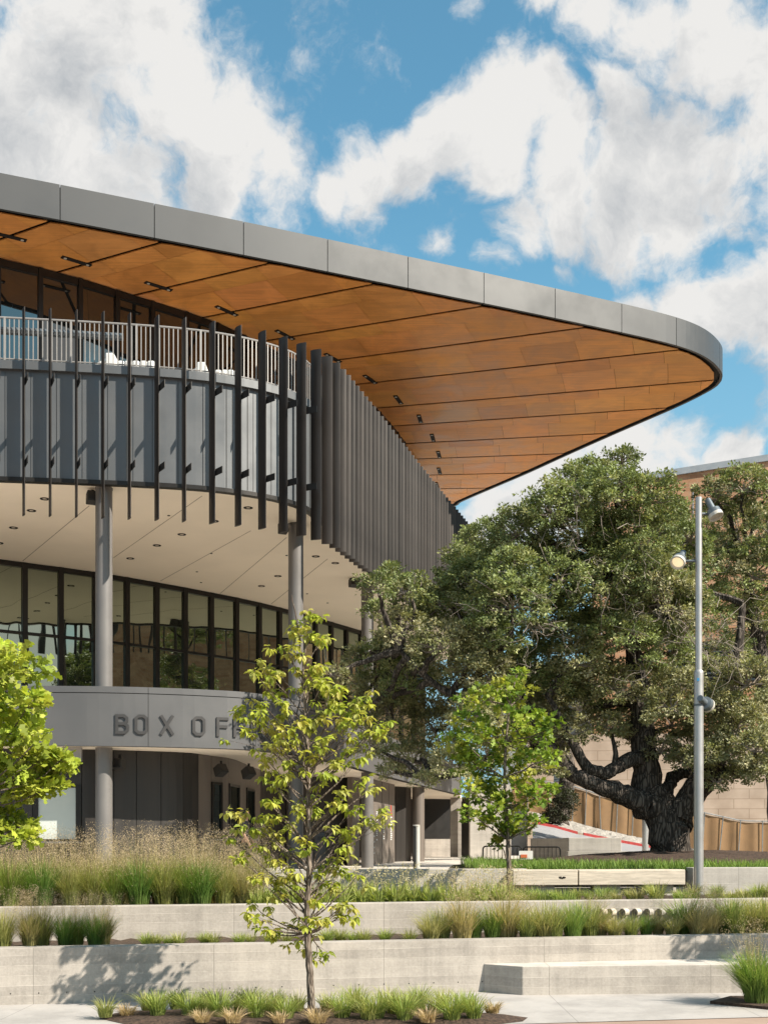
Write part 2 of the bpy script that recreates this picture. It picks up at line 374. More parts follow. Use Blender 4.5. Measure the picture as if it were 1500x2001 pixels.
M_fascia = mat('zinc_grey_panel', (0.053, 0.056, 0.059), .48, .15, .012, .5)
M_deckfascia = mat('mid_grey_panel', (0.102, 0.102, 0.104), .5, .2, .04, 1.0)
M_letter = mat('letter_grey', (0.051, 0.049, 0.049), .5, .2, .05)
M_dark = mat('black_metal', (.016, .015, .014), .5, .2, .1)
M_fin = mat('bronze_fin', (0.032, 0.026, 0.022), .45, .2, .12, 1.5, stretch=(2, 2, .4), obvar=.28)
M_band = mat('pale_grey_panel', (0.120, 0.126, 0.132), .40, .30, .04, 1.0)
M_rail = mat('light_grey_rail', (0.286, 0.275, 0.264), .5, .2, .05)
M_column = mat('column_paint', (0.155, 0.148, 0.143), .42, .15, .04, 1.5)
M_cream = mat('cream_plaster', (.92, .81, .675), .85, 0, .025, .6)
M_soffit = mat_wood_soffit('stained_wood_panel')
M_groove = mat('black_groove', (.012, .009, .007), .8)
M_cladding = mat('dark_bronze_cladding', (.040, .036, .033), .45, .3, .12, .8, stretch=(6, 6, .3))
M_panelwall = mat('brown_grey_cladding', (.17, .145, .125), .5, .2, .10, .8, stretch=(6, 6, .3))
M_glass_up = mat_glass('dark_glass', (.66, .68, .68), .19, .02, .8)
M_glass = mat_glass('green_glass', (.74, .84, .69), .40, .05, .9)
M_glass_ticket = mat_glass('ticket_glass', (.5, .6, .58), .22, .02)
M_frost = mat('roller_blind', (.46, .50, .47), .5, 0, .06, .6)
M_mullion = mat('mullion_black', (.022, .020, .018), .4, .4, .1)
M_white = mat('white_paint', (0.680, 0.680, 0.663), .5, 0, .03)
M_speaker = mat('loudspeaker_black', (.03, .028, .026), .6, 0, .1)
M_concrete = mat_concrete('board_formed_concrete', (0.365, 0.332, 0.295))
M_concrete_p = mat_concrete('pale_concrete', (0.400, 0.374, 0.339), .2, .7)
M_pave = mat_concrete('pavement_concrete', (0.346, 0.326, 0.308), 50.0, .45)
M_forecourt = mat_concrete('forecourt_paving', (0.540, 0.504, 0.456), 50.0, .4)
M_top_lit = mat_concrete('sunlit_top_concrete', (.47, .43, .385), 50.0, .5)  # paler copy of the concrete: sunlight painted onto the bench top
M_paver = mat_brick('pink_paver', (.36, .265, .21), (.34, .245, .195), (.30, .225, .18), 1.0, .4, .2, .006)
M_soil = mat('soil_mulch', (0.053, 0.034, 0.022), .95, 0, .5, 22, 1.0, 30)
M_mulch = mat('bark_mulch', (0.056, 0.035, 0.024), .95, 0, .6, 18, 1.0, 26)
M_lawn = mat('lawn_soil', (0.056, 0.068, 0.020), .95, 0, .4, 8, .6, 40)
M_asphalt = mat('road_surface', (0.255, 0.259, 0.270), .85, 0, .08, 2)
M_redcurb = mat('red_curb_paint', (0.400, 0.048, 0.044), .6, 0, .2, 6)
M_rock = mat('rubble', (0.270, 0.255, 0.232), .95, 0, .5, 9, 1.0, 16)
M_timber = mat('bleached_timber', (0.511, 0.448, 0.365), .75, 0, .2, 3.0, .2, 30, stretch=(.6, 6, 8))
M_pole = mat('galvanised_pole', (0.406, 0.402, 0.395), .38, .55, .04, 2)
M_lampgrey = mat('lamp_grey', (0.128, 0.150, 0.165), .45, .4, .06)
M_lampring = mat('lamp_ring', (0.495, 0.473, 0.427), .45, .1, .05)
M_fabric = mat('tan_screen_fabric', (0.235, 0.145, 0.074), .9, 0, .1, 1.4, .3, 5)
M_steel = mat('fence_steel', (.34, .35, .35), .4, .7, .08)
M_lime = mat_brick('limestone_block', (.50, .405, .33), (.47, .385, .315), (.34, .27, .21), 1.0, 1.45, .585, .02)
M_brick = mat_brick('orange_brick', (.40, .205, .115), (.54, .33, .20), (.43, .29, .19), 1.0, .75, .26, .02)
M_band_far = mat('pale_blue_grey_wall', (.30, .33, .36), .7, 0, .1, .5)
M_slate = mat('grey_roof_trim', (.30, .32, .34), .5, .3, .05)
M_skin = mat('skin', (.46, .25, .17), .5, 0, .04)
M_shirt = mat('charcoal_shirt', (.035, .036, .044), .85, 0, .1)
M_trouser = mat('black_trousers', (.012, .012, .014), .85, 0, .1)
M_hair = mat('black_hair', (.010, .009, .008), .55, 0, .2)
M_red = mat('sign_red', (.55, .06, .04), .5, 0, .05)
M_orange = mat('sign_orange', (.55, .14, .06), .6, 0, .05)
M_blue = mat('blue_sticker', (.03, .18, .35), .5, 0, .05)
M_leaf_oak = mat_attr('oak_leaf', .5, .28, .35, k=.84)
M_leaf_y = mat_attr('young_leaf', .45, .44, .3, k=.76)
M_blade = mat_attr('grass_blade', .6, .38, .2, k=.86)
M_bark_oak = mat_bark('oak_bark', (.034, .029, .025), (.13, .111, .095), 17, .55)
M_bark_s = mat_bark('sapling_bark', (.10, .080, .064), (.26, .215, .175), 40, .5)
M_twig = mat('dead_twig', (0.240, 0.204, 0.172), .9, 0, .2)
def mat_emit(name, col, k):
    m, nt, b = new_mat(name); b.inputs['Base Color'].default_value = col + (1,)
    b.inputs['Emission Color'].default_value = col + (1,); b.inputs['Emission Strength'].default_value = k
    return m
M_lamp_on = mat_emit('lit_lamp', (1.0, .82, .52), .32)

# ------------------------------------------------------------------ ground and terraces
def sheet(name, pts, m):
    b = MB(); b.poly(pts); return struct(b.build(name, m))
GZ = 1.3                                                     # forecourt level
w1 = lambda X: 17.43 + .21 * X                               # plan lines of the three planter walls
w2 = lambda X: 19.70 + .21 * X
w3 = lambda X: 23.60 + .10 * X
sheet('ground', [(-1500, -1500, -.008), (1500, -1500, -.008), (1500, 2500, -.008), (-1500, 2500, -.008)], M_paver)
pvl = lambda X: 14.65 + .175 * (X - 1.59)
sheet('pavement', [(X, pvl(X), 0) for X in (-40, 40)] + [(40, w1(40) + .1, 0), (-40, w1(-40) + .1, 0)], M_pave)
b = MB(); b.prism([(-60, w3(-60) + .2), (60, w3(60) + .2), (600, 900), (-600, 900)], -.3, GZ); struct(b.build('forecourt', M_forecourt))
def soil(name, fa, fb, z, x0, x1):
    b = MB(); n = 160; gy = 6
    idx = []
    for i in range(n + 1):
        X = x0 + (x1 - x0) * i / n; row = []
        for j in range(gy + 1):
            Y = fa(X) + (fb(X) - fa(X)) * j / gy
            row.append(b.vert((X, Y, z + random.uniform(-.02, .025))))
        idx.append(row)
    for i in range(n):
        for j in range(gy): b.face((idx[i][j], idx[i + 1][j], idx[i + 1][j + 1], idx[i][j + 1]))
    return struct(b.build(name, M_soil))
soil('lower_terrace_soil', lambda X: w1(X) + .25, lambda X: w2(X) + .05, .70, -14, 14)
soil('upper_terrace_soil', lambda X: w2(X) + .25, lambda X: w3(X) + .05, 1.16, -14, 16)
bed_b = MB()
bed_pts = [(-3.55, 15.55), (-2.2, 15.85), (0, 15.85), (1.2, 15.55), (1.85, 15.16), (1.75, 14.85), (1.4, 14.6), (-3.2, 14.6), (-3.65, 15.1)]
nb = len(bed_pts); cen = (-1.2, 15.2, .05)
ring0 = [bed_b.vert((x, y, .004)) for x, y in bed_pts]; ring1 = [bed_b.vert((cen[0] + (x - cen[0]) * .9, cen[1] + (y - cen[1]) * .8, .045)) for x, y in bed_pts]
for k in range(nb): bed_b.face((ring0[(k + 1) % nb], ring0[k], ring1[k], ring1[(k + 1) % nb]))
bed_b.face(ring1[::-1]); struct(bed_b.build('front_bed_soil', M_mulch))
bed2 = MB(); bed2.prism([(4.55, 16.45), (5.2, 15.85), (7.5, 15.7), (7.5, 17.0), (5.0, 17.0)], -.005, .04); struct(bed2.build('side_bed_soil', M_mulch))

def planter_wall(name, fn, z0, z1, th, m, x0, x1, label):
    b = MB(); n = 60
    pts = [(x0 + (x1 - x0) * i / n, fn(x0 + (x1 - x0) * i / n)) for i in range(n + 1)]
    b.wall(pts, z0, z1, th)
    return b, pts
b, pts = planter_wall('planter_wall', w1, -.1, .785, .32, M_concrete, -14, 14, '')
b.mi = 1
for k in range(-16, 14):                                       # form-tie holes along the foot of the wall
    X = k * .37; Y = w1(X); b.tube([(X, Y - .003, .155), (X, Y + .01, .155)], .011, 8)
tag(b.build('planter_wall', [M_concrete, M_dark], bevel=.012), 'lowest long board-marked concrete planter wall rising from the pale pavement', 'wall', 'concrete planter walls')
b, pts = planter_wall('planter_wall', w2, .5, 1.235, .30, M_concrete, -14, 14, '')
tag(b.build('planter_wall', M_concrete, bevel=.012), 'middle concrete planter wall behind the lower row of grasses', 'wall', 'concrete planter walls')
b, pts = planter_wall('planter_wall', w3, .9, 1.70, .35, M_concrete_p, -14, 2.9, '')
tag(b.build('planter_wall', M_concrete_p, bevel=.012), 'upper concrete wall behind the tall tan grasses and seed-head plants', 'wall', 'concrete planter walls')
b = MB(); n = 30; pts = [(6.35 + 9 * i / n, w3(6.35 + 9 * i / n)) for i in range(n + 1)]; b.wall(pts, .9, 1.715, .45)
tag(b.build('planter_wall', M_concrete_p, bevel=.012), 'upper concrete wall to the right of the lamp post below the oak', 'wall', 'concrete planter walls')

# concrete bench block against the lowest wall
b = MB()
fl = Vector((2.04, 17.36)); fr = Vector((6.3, 17.72))
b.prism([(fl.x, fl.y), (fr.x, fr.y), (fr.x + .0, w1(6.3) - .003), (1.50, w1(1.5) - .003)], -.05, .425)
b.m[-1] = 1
tag(b.build('concrete_bench', [M_concrete, M_top_lit], bevel=.012), 'long solid concrete bench block at the foot of the lowest wall', 'bench')

# timber beam bench: two bleached beams on concrete feet
def timber_seat(p0, p1, label, feet):
    y0 = 1700; t = thing('timber_bench', ((p0.x + p1.x) / 2, (p0.y + p1.y) / 2, 1.2), label, 'bench', 'bleached timber benches')
    d = (p1 - p0); ang = math.atan2(d.y, d.x); c = (p0 + p1) / 2
    b = MB(); b.box((c.x, c.y + .2, 1.53), (d.length, .42, .31), ang); b.build('seat', M_timber, t, bevel=.015)
    for f in feet:
        p = p0.lerp(p1, f); b = MB(); b.box((p.x, p.y + .26, 1.26), (.55, .28, .235), ang); b.build('foot', M_concrete_p, t)
q = lambda px, Y: Vector(((px - CX) / F * Y, Y))
timber_seat(q(1000, 23.62), q(1126.5, 23.70), 'bleached timber beam bench with a dark knot, nearer the bright maple', (.45,))
timber_seat(q(1128, 23.70), q(1336, 23.9), 'longer bleached timber beam bench ending beside the lamp post', (.28, .78))
b = MB(); kp = q(1097, 23.68)
for k in range(9):
    a = random.uniform(-.3, .3); b.box((kp.x + random.uniform(-.06, .06), kp.y - .012, 1.53 + random.uniform(-.02, .02)), (random.uniform(.03, .1), .006, .018), rot=Matrix.Rotation(a, 3, 'Y'))
ko = b.build('knot', M_bark_oak); hang(ko, [o for o in COL.objects if o.name.startswith('timber_bench')][0])

# ------------------------------------------------------------------ the arena building
H_ROOF, H_CEIL, H_DECK, H_BSOF = 18.0, 9.0, 3.83, 2.35        # metres above the eye
zz = lambda h: CZ + h
arena = thing('arena_building', (-6, 45, GZ), 'large arena with sweeping wood-lined roof, dark vertical fins and grey box office band', 'building')

# plan curve of the fins, through where the fins stand
fin_px = [(45, 608.5), (96.5, 611), (147.7, 614), (199, 617), (249, 620), (301, 623.3), (355.5, 627.8), (410.5, 633.5), (460.5, 641.5), (507.5, 651.3), (547.5, 661.5), (581.5, 672.5),
          (611, 684.5), (631, 697), (645.3, 710), (655.5, 721.7), (664.3, 732.7), (673, 743.7), (681.6, 754), (690.3, 764.6), (698.8, 775), (706.7, 785), (714.6, 794.6), (722.6, 804), (730.2, 813),
          (737.6, 822), (745, 831), (752, 840), (759, 848.7), (766, 857), (772.5, 865.5), (779, 873.5), (785.3, 881.6), (791.5, 889.5), (797.5, 897), (803.6, 904.3), (809.8, 911.7), (815.8, 919),
          (821.7, 926), (827.6, 933.5), (833.4, 940.5), (839, 947), (844.3, 953.5), (849.6, 960), (854.8, 966), (860, 972), (865.3, 978), (870.6, 984), (875.5, 990), (880.4, 996), (885.2, 1001.7),
          (890, 1007.3), (894.6, 1013), (899.2, 1018.6), (903.8, 1024), (908.1, 1029.3), (912.2, 1034.7), (916.2, 1040), (920.1, 1045), (924, 1050), (928, 1055)]
H_FT, H_FB = 12.96, 7.93
fin_xy = [on_h(x, y, H_FT) for x, y in fin_px]
fin_xy = [Vector((p.x, p.y)) for p in fin_xy]
d0 = fin_xy[0] - fin_xy[1]
left_ext = [fin_xy[0] + d0 * k for k in range(6, 0, -1)]
d1 = (fin_xy[-1] - fin_xy[-4]) / 3
right_ext = [fin_xy[-1] + d1 * k for k in range(1, 13)]
fins = left_ext + fin_xy + right_ext
def smooth_xy(P, it=3):
    P = [p.copy() for p in P]
    for _ in range(it):
        P = [P[0]] + [(P[k - 1] + P[k] * 2 + P[k + 1]) / 4 for k in range(1, len(P) - 1)] + [P[-1]]
    return P
fins = smooth_xy(fins, 2)
fin_path = Path(fins)
nrm = path_normals(fins)
BAND_OFF = .56
band_pts = [p - Vector(n) * BAND_OFF for p, n in zip(fins, nrm)]
band_path = Path(band_pts)
def fin_mesh():
    b = MB(); hh = (H_FT - H_FB) / 2; t = .016
    pr = [(.006, 0), (.019, -.05), (.029, -.11), (.031, -.16), (.027, -.22), (.016, -.275), (.006, -.30)]
    b.prism([(-x, y) for x, y in pr] + pr[::-1], -hh, hh); return b
fin0 = None; brk0 = None
for k, (p, n) in enumerate(zip(fins, nrm)):
    a = math.atan2(n[1], n[0]) + R(18)                       # blade turned 18 degrees off the facade normal
    if fin0 is None:
        f = fin_mesh().build('fin', M_fin, smooth=True); fin0 = f
        brk0 = []
        for h in (11.18, 9.18):
            bb = MB(); zc = zz(h) - zz((H_FT + H_FB) / 2)
            ya = -.16; P_ = [(.012, ya), (.012, -.62), (.10, -.62), (.10, -.66), (-.06, -.66), (-.06, -.62), (-.011, -.62), (-.011, ya)]
            P_ = [(.040, -.14), (.040, -.60), (.025, -.60), (.025, -.14)]
            bb.prism(P_[::-1], zc - .085, zc + .085); brk0.append(bb.build('bracket', M_dark))
    else:
        f = fin0.copy(); COL.objects.link(f)
    f.location = (p.x, p.y, zz((H_FT + H_FB) / 2)); f.rotation_euler = (0, 0, a + R(90) + R(random.gauss(0, 2.2)))
    f.parent = arena; f.matrix_parent_inverse = Matrix.Translation(-Vector(arena.location))
    if k < 18:
        for g0 in brk0:
            g = g0 if k == 0 else g0.copy()
            if k: COL.objects.link(g)
            g.parent = f; g.matrix_parent_inverse = Matrix.Identity(4); g.location = (0, 0, 0)

# facade band, split into panels by thin joints, with a coping; soffit trim; railing
U1 = band_path.len
b = MB(); seg = band_path.sub(0, U1, .25); b.wall(seg, zz(H_CEIL) + .06, zz(11.72), .3)
band = b.build('facade_band', M_band, arena)
b = MB(); b.wall(band_path.sub(0, U1, .25, .11), zz(11.72), zz(11.93), .55); b.build('coping', M_band, band)
b = MB(); b.wall(band_path.sub(0, U1, .25, .03), zz(H_CEIL) - .05, zz(H_CEIL) + .055, .2); b.build('edge_trim', M_mullion, band)
b = MB()
for k in range(len(fins)):                                   # vertical joint beside each fin
    p = band_pts[k]; n = Vector(nrm[k]); t = Vector((-n[1], n[0]))
    for o_, w_ in ((-.06, .012), (.10, .006)):
        c = p + t * o_ + n * .004
        b.box((c.x, c.y, zz(10.38)), (w_, .012, 2.6), math.atan2(t.y, t.x))
b.build('panel_joint', M_dark, band)
b = MB(); rp = band_path.sub(0, U1 * .62, .116, -.05)
zb, zt = zz(11.93), zz(13.05)
tops = [(p.x, p.y, zt) for p in rp]; b.tube(tops[::3], .026, 6); b.tube([(p.x, p.y, zb + .09) for p in rp][::3], .018, 6)
rn = path_normals(rp)
for k, p in enumerate(rp):
    big_ = k % 14 == 0
    b.box((p.x, p.y, (zb + zt) / 2), (.05 if big_ else .026, .05 if big_ else .014, zt - zb), math.atan2(rn[k][0], -rn[k][1]))
b.build('railing', M_rail, arena)
b = MB(); dr = band_path.sub(0, band_path.at_px(237), .3, -.20)
b.tube([(p.x, p.y, zz(12.78)) for p in dr], .1, 8); b.build('drink_rail', M_lampgrey, arena)

# roof
edge_px = [(0, 406), (118, 428), (302, 463), (476, 496.5), (640, 529), (797, 561), (945, 591), (1084, 620), (1214, 648), (1300, 668), (1352, 684), (1385, 701), (1405, 720), (1411, 735), (1402, 752), (1375, 769),
           (1320, 796), (1205, 846), (1115, 886), (1032, 924), (962, 954), (900, 981), (881, 993)]
roof_e = [on_h(x, y, H_ROOF) for x, y in edge_px]; roof_e = [Vector((p.x, p.y)) for p in roof_e]
roof_e = [roof_e[0] + (roof_e[0] - roof_e[2]) * 1.4] + roof_e
dfar = (roof_e[-1] - roof_e[-4]).normalized(); roof_e += [roof_e[-1] + dfar * 8, roof_e[-1] + dfar * 20]
rp_ = Path(roof_e, .35)
C0 = Vector((-60.0, 62.8))                                  # the seams of the soffit radiate from here
b = MB()
poly = [p - Vector(n) * .12 for p, n in zip(rp_.p, path_normals(rp_.p))]
backp = [(-62, 95), (-62, 40)]
full = [(p.x, p.y) for p in poly] + backp
b.prism(full, zz(H_ROOF) + .12, zz(H_ROOF) + .98); roof = b.build('roof', M_groove, arena)
joint_px = [119, 302, 476, 641, 797, 946, 1084, 1214, 1321, 1404]
us = [0.0] + [rp_.at_px(j) for j in joint_px if True]
u_tip = rp_.d[max(range(len(rp_.p)), key=lambda k: rp_.p[k].x)]
us = [u for u in us if u <= u_tip + .5]
u = us[-1]
while u < rp_.len - 3: u += 2.75; us.append(u)
us.append(rp_.len)
for k in range(len(us) - 1):
    g = .012
    b = MB(); b.wall(rp_.sub(us[k] + g, us[k + 1] - g, .25), zz(H_ROOF) - .02, zz(H_ROOF) + 1.0, .10); b.build('fascia_panel', M_fascia, roof)
# soffit bays between the radial seams: each bay a row of staggered wood panels
seam_px = [(-165, 385), (100, 433), (330, 470), (540, 512), (745, 553), (960, 596), (1160, 638), (1345, 682), (1405, 742), (1320, 796), (1205, 846), (1115, 886), (1032, 924), (962, 954), (900, 981)]
ang = []
for x, y in seam_px:
    p = on_h(x, y, H_ROOF); ang.append(math.atan2(p.y - C0.y, p.x - C0.x))
ang = sorted(ang)
st = ang[1] - ang[0]
ang = [ang[0] - .055 * k for k in (3, 2, 1)] + ang
st = ang[-1] - ang[-2]
ang += [ang[-1] + st * k for k in (1, 2, 3, 4, 5, 6)]
inner_poly = [p - Vector(n) * .30 for p, n in zip(rp_.p, path_normals(rp_.p))]
def edge_radius(a):                                          # distance from C0 to the roof edge in direction a
    d = Vector((math.cos(a), math.sin(a))); best = None
    for k in range(len(inner_poly) - 1):
        p, q_ = inner_poly[k] - C0, inner_poly[k + 1] - C0
        e = q_ - p; den = d.x * e.y - d.y * e.x
        if abs(den) < 1e-9: continue
        t = (p.x * e.y - p.y * e.x) / den; s_ = (p.x * d.y - p.y * d.x) / den
        if t > 0 and -1e-6 <= s_ <= 1 + 1e-6 and (best is None or t > best): best = t
    return best
ZS = zz(H_ROOF)
base_w = np.array((.66, .285, .078))
for k in range(len(ang) - 1):
    a0, a1 = ang[k], ang[k + 1]
    b = MB(); rows = [0, .30, .66, 1.0] if (a1 - a0) > .045 else [0, .36, 1.0]
    hw = .06
    for r_ in range(len(rows) - 1):
        f0, f1 = rows[r_], rows[r_ + 1]
        ra = 30.0
        cuts = [ra]
        off = random.uniform(0, 2.0)
        while cuts[-1] < 110: cuts.append(cuts[-1] + (2.0 if len(cuts) > 1 else off + .2))
        for c in range(len(cuts) - 1):
            m_ = 3; lo = []; hi = []
            tone = random.gauss(1.0, .065)
            b.col = tuple(base_w * tone * np.array((1, random.gauss(1, .03), random.gauss(1, .06))))
            ok = False
            for j in range(m_ + 1):
                fa = f0 + (f1 - f0) * j / m_
                aa = a0 + (a1 - a0) * fa
                R_ = edge_radius(aa)
                if R_ is None: break
                # seam gap and hairline joints between rows
                gsh = 0.0
                if j == 0: gsh = hw if r_ == 0 else .006
                if j == m_: gsh = -(hw if r_ == len(rows) - 2 else .006)
                r0 = min(cuts[c] + .006, R_); r1 = min(cuts[c + 1] - .006, R_)
                lo.append((r0, aa + gsh / r0)); hi.append((r1, aa + gsh / max(r1, 1)))
                if r1 - r0 > .02: ok = True
            if not ok or len(lo) < m_ + 1: continue
            pts = [Vector((C0.x + r * math.cos(t), C0.y + r * math.sin(t), ZS + random.uniform(0, .004))) for r, t in lo]
            pts2 = [Vector((C0.x + r * math.cos(t), C0.y + r * math.sin(t), ZS + random.uniform(0, .004))) for r, t in hi]
            for j in range(m_):
                if (pts[j] - pts2[j]).length < .02 and (pts[j + 1] - pts2[j + 1]).length < .02: continue
                q4 = [pts[j], pts[j + 1], pts2[j + 1], pts2[j]]
                b.poly(q4)
                up_ = Vector((0, 0, .03)); b.poly([p + up_ for p in q4[::-1]])
    if b.f: b.build('soffit_panel', M_soffit, roof, colors=True)
# upper glass wall set back under the roof
up_px = [(0, 505), (122, 534), (277, 582), (415, 627), (510, 672), (620, 728), (712, 780), (741, 805), (767, 835), (789, 864), (801, 897)]
ug = [on_h(x, y, H_ROOF) for x, y in up_px]; ug = [Vector((p.x, p.y)) for p in ug]
ug = [ug[0] + (ug[0] - ug[1]) * 6] + ug + [ug[-1] + (ug[-1] - ug[-2]) * 3]
ugp = Path(ug)
for x, y in [(20, 462), (150, 510), (310, 559), (443, 607), (557, 654), (650, 699), (723, 741), (778, 781), (820, 818), (845, 855), (857, 888), (858, 920), (853, 948)]:
    p = on_h(x, y, H_ROOF); tg_ = ugp.at(ugp.at_px(x))[1]; a = math.atan2(tg_.y, tg_.x)
    b = MB(); b.box((p.x, p.y, ZS - .004), (.96, .17, .04), a)
    b.mi = 1
    for e in (-.36, .36): q_ = p.xy + Vector((math.cos(a), math.sin(a))) * e; b.cyl((q_.x, q_.y), .05, ZS - .034, ZS - .024, 10)
    sl_ = b.build('light_slot', [M_groove, M_lampring], roof)
def glazing(path, u0, u1, step, z0, z1, transoms, mw, md, glass, head=.25):
    n = int((u1 - u0) / step)
    for k in range(n):
        a = path.at(u0 + k * step)[0]; c = path.at(u0 + (k + 1) * step)[0]
        d = c - a; an = math.atan2(d.y, d.x); mid = (a + c) / 2; nn = Vector((d.y, -d.x)).normalized()
        b = MB()
        e = a + nn * (md / 2 - .02)
        b.box((e.x, e.y, (z0 + z1) / 2), (mw, md, z1 - z0), an)
        for tz, th in list(transoms) + [(z1 - head / 2 - .002, head), (z0 + .07, .14)]:
            q_ = mid + nn * .03; b.box((q_.x, q_.y, tz), (d.length - mw - .002, .08, th), an)
        w = b.build('window', M_mullion, arena)
        b = MB(); q_ = mid - nn * .02; jit = random.uniform(-.004, .004)
        b.box((q_.x, q_.y, (z0 + z1) / 2), (d.length, .03, z1 - z0 - .02), an + jit); b.build('pane', glass, w)
glazing(ugp, 0, ugp.len * .93, 1.28, zz(11.5), ZS - .03, [(zz(14.6), .06)], .14, .12, M_glass_up, .22)
# terrace deck and ceiling under it
def soffit_sheet(outer, inner, z0, z1, name, m, parent):
    b = MB(); n = 90
    A = [outer.at(outer.len * i / n)[0] for i in range(n + 1)]; B = inner
    b.prism([(p.x, p.y) for p in A] + B, z0, z1)
    return b.build(name, m, parent)
ceil = soffit_sheet(Path(band_path.sub(0, U1, .4, -.21)), [(-4, 72), (-40, 72), (-40, 28.5)], zz(H_CEIL), zz(H_CEIL) + .25, 'ceiling', M_cream, arena)
soffit_sheet(Path(band_path.sub(0, U1, .4, -.31)), [(-4, 72), (-40, 72), (-40, 28.5)], zz(11.55), zz(11.92), 'terrace_deck', M_concrete_p, arena)
# hairline joints of the ceiling, as thin tan strips
b = MB()
for (xa, ya), (xb, yb) in [((0, 950), (-60, 1010)), ((175, 988), (45, 1096)), ((395, 969), (222, 1090)), ((490, 1037), (314, 1135)), ((560, 1050), (430, 1160)), ((640, 1092), (530, 1180))]:
    p = on_h(xa, ya, H_CEIL); q_ = on_h(xb, yb, H_CEIL); d = q_ - p
    b.box(((p.x + q_.x) / 2, (p.y + q_.y) / 2, zz(H_CEIL) - .001), (d.length, .025, .006), math.atan2(d.y, d.x))
b.build('control_joint', mat('joint_tan', (.42, .35, .28), .9), ceil)
for x, y in [(88, 974.5), (62, 997.5), (27, 1031), (-1, 1061), (419, 1018), (355.5, 1044), (307, 1065.5), (255, 1091), (485, 992), (617, 1087), (543, 1125.5), (511, 1145), (655, 1100)]:
    p = on_h(x, y, H_CEIL); b = MB(); z = zz(H_CEIL) - .012; r_o, r_i = .125, .06; ns = 24
    o_ = [b.vert((p.x + r_o * math.cos(2 * math.pi * j / ns), p.y + r_o * math.sin(2 * math.pi * j / ns), z)) for j in range(ns)]
    i_ = [b.vert((p.x + r_i * math.cos(2 * math.pi * j / ns), p.y + r_i * math.sin(2 * math.pi * j / ns), z)) for j in range(ns)]
    t_ = [b.vert((p.x + r_o * math.cos(2 * math.pi * j / ns), p.y + r_o * math.sin(2 * math.pi * j / ns), z + .02)) for j in range(ns)]
    for j in range(ns):
        j2 = (j + 1) % ns
        b.face((i_[j], i_[j2], o_[j2], o_[j])); b.face((o_[j], o_[j2], t_[j2], t_[j]))
    dl = b.build('downlight', M_groove, ceil)
for x, y in [(413, 1081), (385, 1117), (393, 1138), (330, 1007), (560, 1085), (600, 1160), (640, 1178)]:
    p = on_h(x, y, H_CEIL); b = MB(); b.cyl((p.x, p.y), .04, zz(H_CEIL) - .015, zz(H_CEIL), 10); b.build('sprinkler', M_groove, ceil)
# curtain wall of the concourse below the ceiling
cw_px = [(0, 1093), (185, 1118), (333, 1143), (427, 1161), (500, 1176), (597, 1201), (702, 1232)]
cw = [on_h(x, y, H_CEIL) for x, y in cw_px]; cw = [Vector((p.x, p.y)) for p in cw]
cw = [cw[0] + (cw[0] - cw[1]) * 2] + cw + [cw[-1] + (cw[-1] - cw[-2]) * 1.6]
cwp = Path(cw)
glazing(cwp, 0, cwp.len, 1.19, zz(2.95), zz(H_CEIL) - .01, [(zz(6.7), .085)], .17, .10, M_glass, .16)
# columns
cols = [(203.5, 30.15), (578, 33.6), (717.5, 41.4)]
for px, Y in cols:
    X = (px - CX) / F * Y
    b = MB(); b.cyl((X, Y), .215, GZ, zz(H_CEIL) - .005, 32); c = b.build('column', M_column, arena, smooth=True)
    b = MB(); b.cyl((X, Y), .228, zz(H_CEIL) - .05, zz(H_CEIL) - .006, 32); b.build('collar', M_column, c, smooth=True)
# box office band (deck fascia), its coping, soffit and lettering
df_px = [(-160, 1455.5), (0, 1455.5), (100, 1456), (200, 1456.5), (290, 1457.8), (400, 1460.5), (500, 1465), (600, 1477), (670, 1492), (731, 1509), (813, 1531), (901, 1553)]
dfp = Path([on_h(x, y, H_BSOF).xy for x, y in df_px])
ujs = [0] + [dfp.at_px(x) for x in (290, 503, 640, 735, 790, 850)] + [dfp.len]
b = MB(); b.wall(dfp.sub(0, dfp.len, .3, -.05), zz(H_BSOF) - .01, zz(H_DECK) - .02, .25); deckf = b.build('deck_fascia', M_groove, arena)
for k in range(len(ujs) - 1):
    for z0, z1 in ((zz(H_BSOF) - .015, zz(H_DECK) - .175), (zz(H_DECK) - .155, zz(H_DECK))):
        b = MB(); b.wall(dfp.sub(ujs[k] + .006, ujs[k + 1] - .006, .3), z0, z1, .045); b.build('fascia_panel', M_deckfascia, deckf)
b = MB(); n = 80
A = [dfp.at(dfp.len * i / n) for i in range(n + 1)]; A = [a[0] - a[2] * .06 for a in A]
b.prism([(p.x, p.y) for p in A] + [(4.5, 69.5), (4.9, 74), (-4, 77), (-40, 76), (-40, 28.9)], zz(H_BSOF), zz(H_BSOF) + .3)
b.build('entrance_soffit', M_cream, arena)
b = MB(); b.prism([(p.x - .3, p.y + .3) for p in A] + [(2.0, 64), (-4, 72), (-40, 72), (-40, 29.2)], zz(H_DECK) - .5, zz(H_DECK) - .32); b.build('concourse_floor', M_concrete_p, arena)

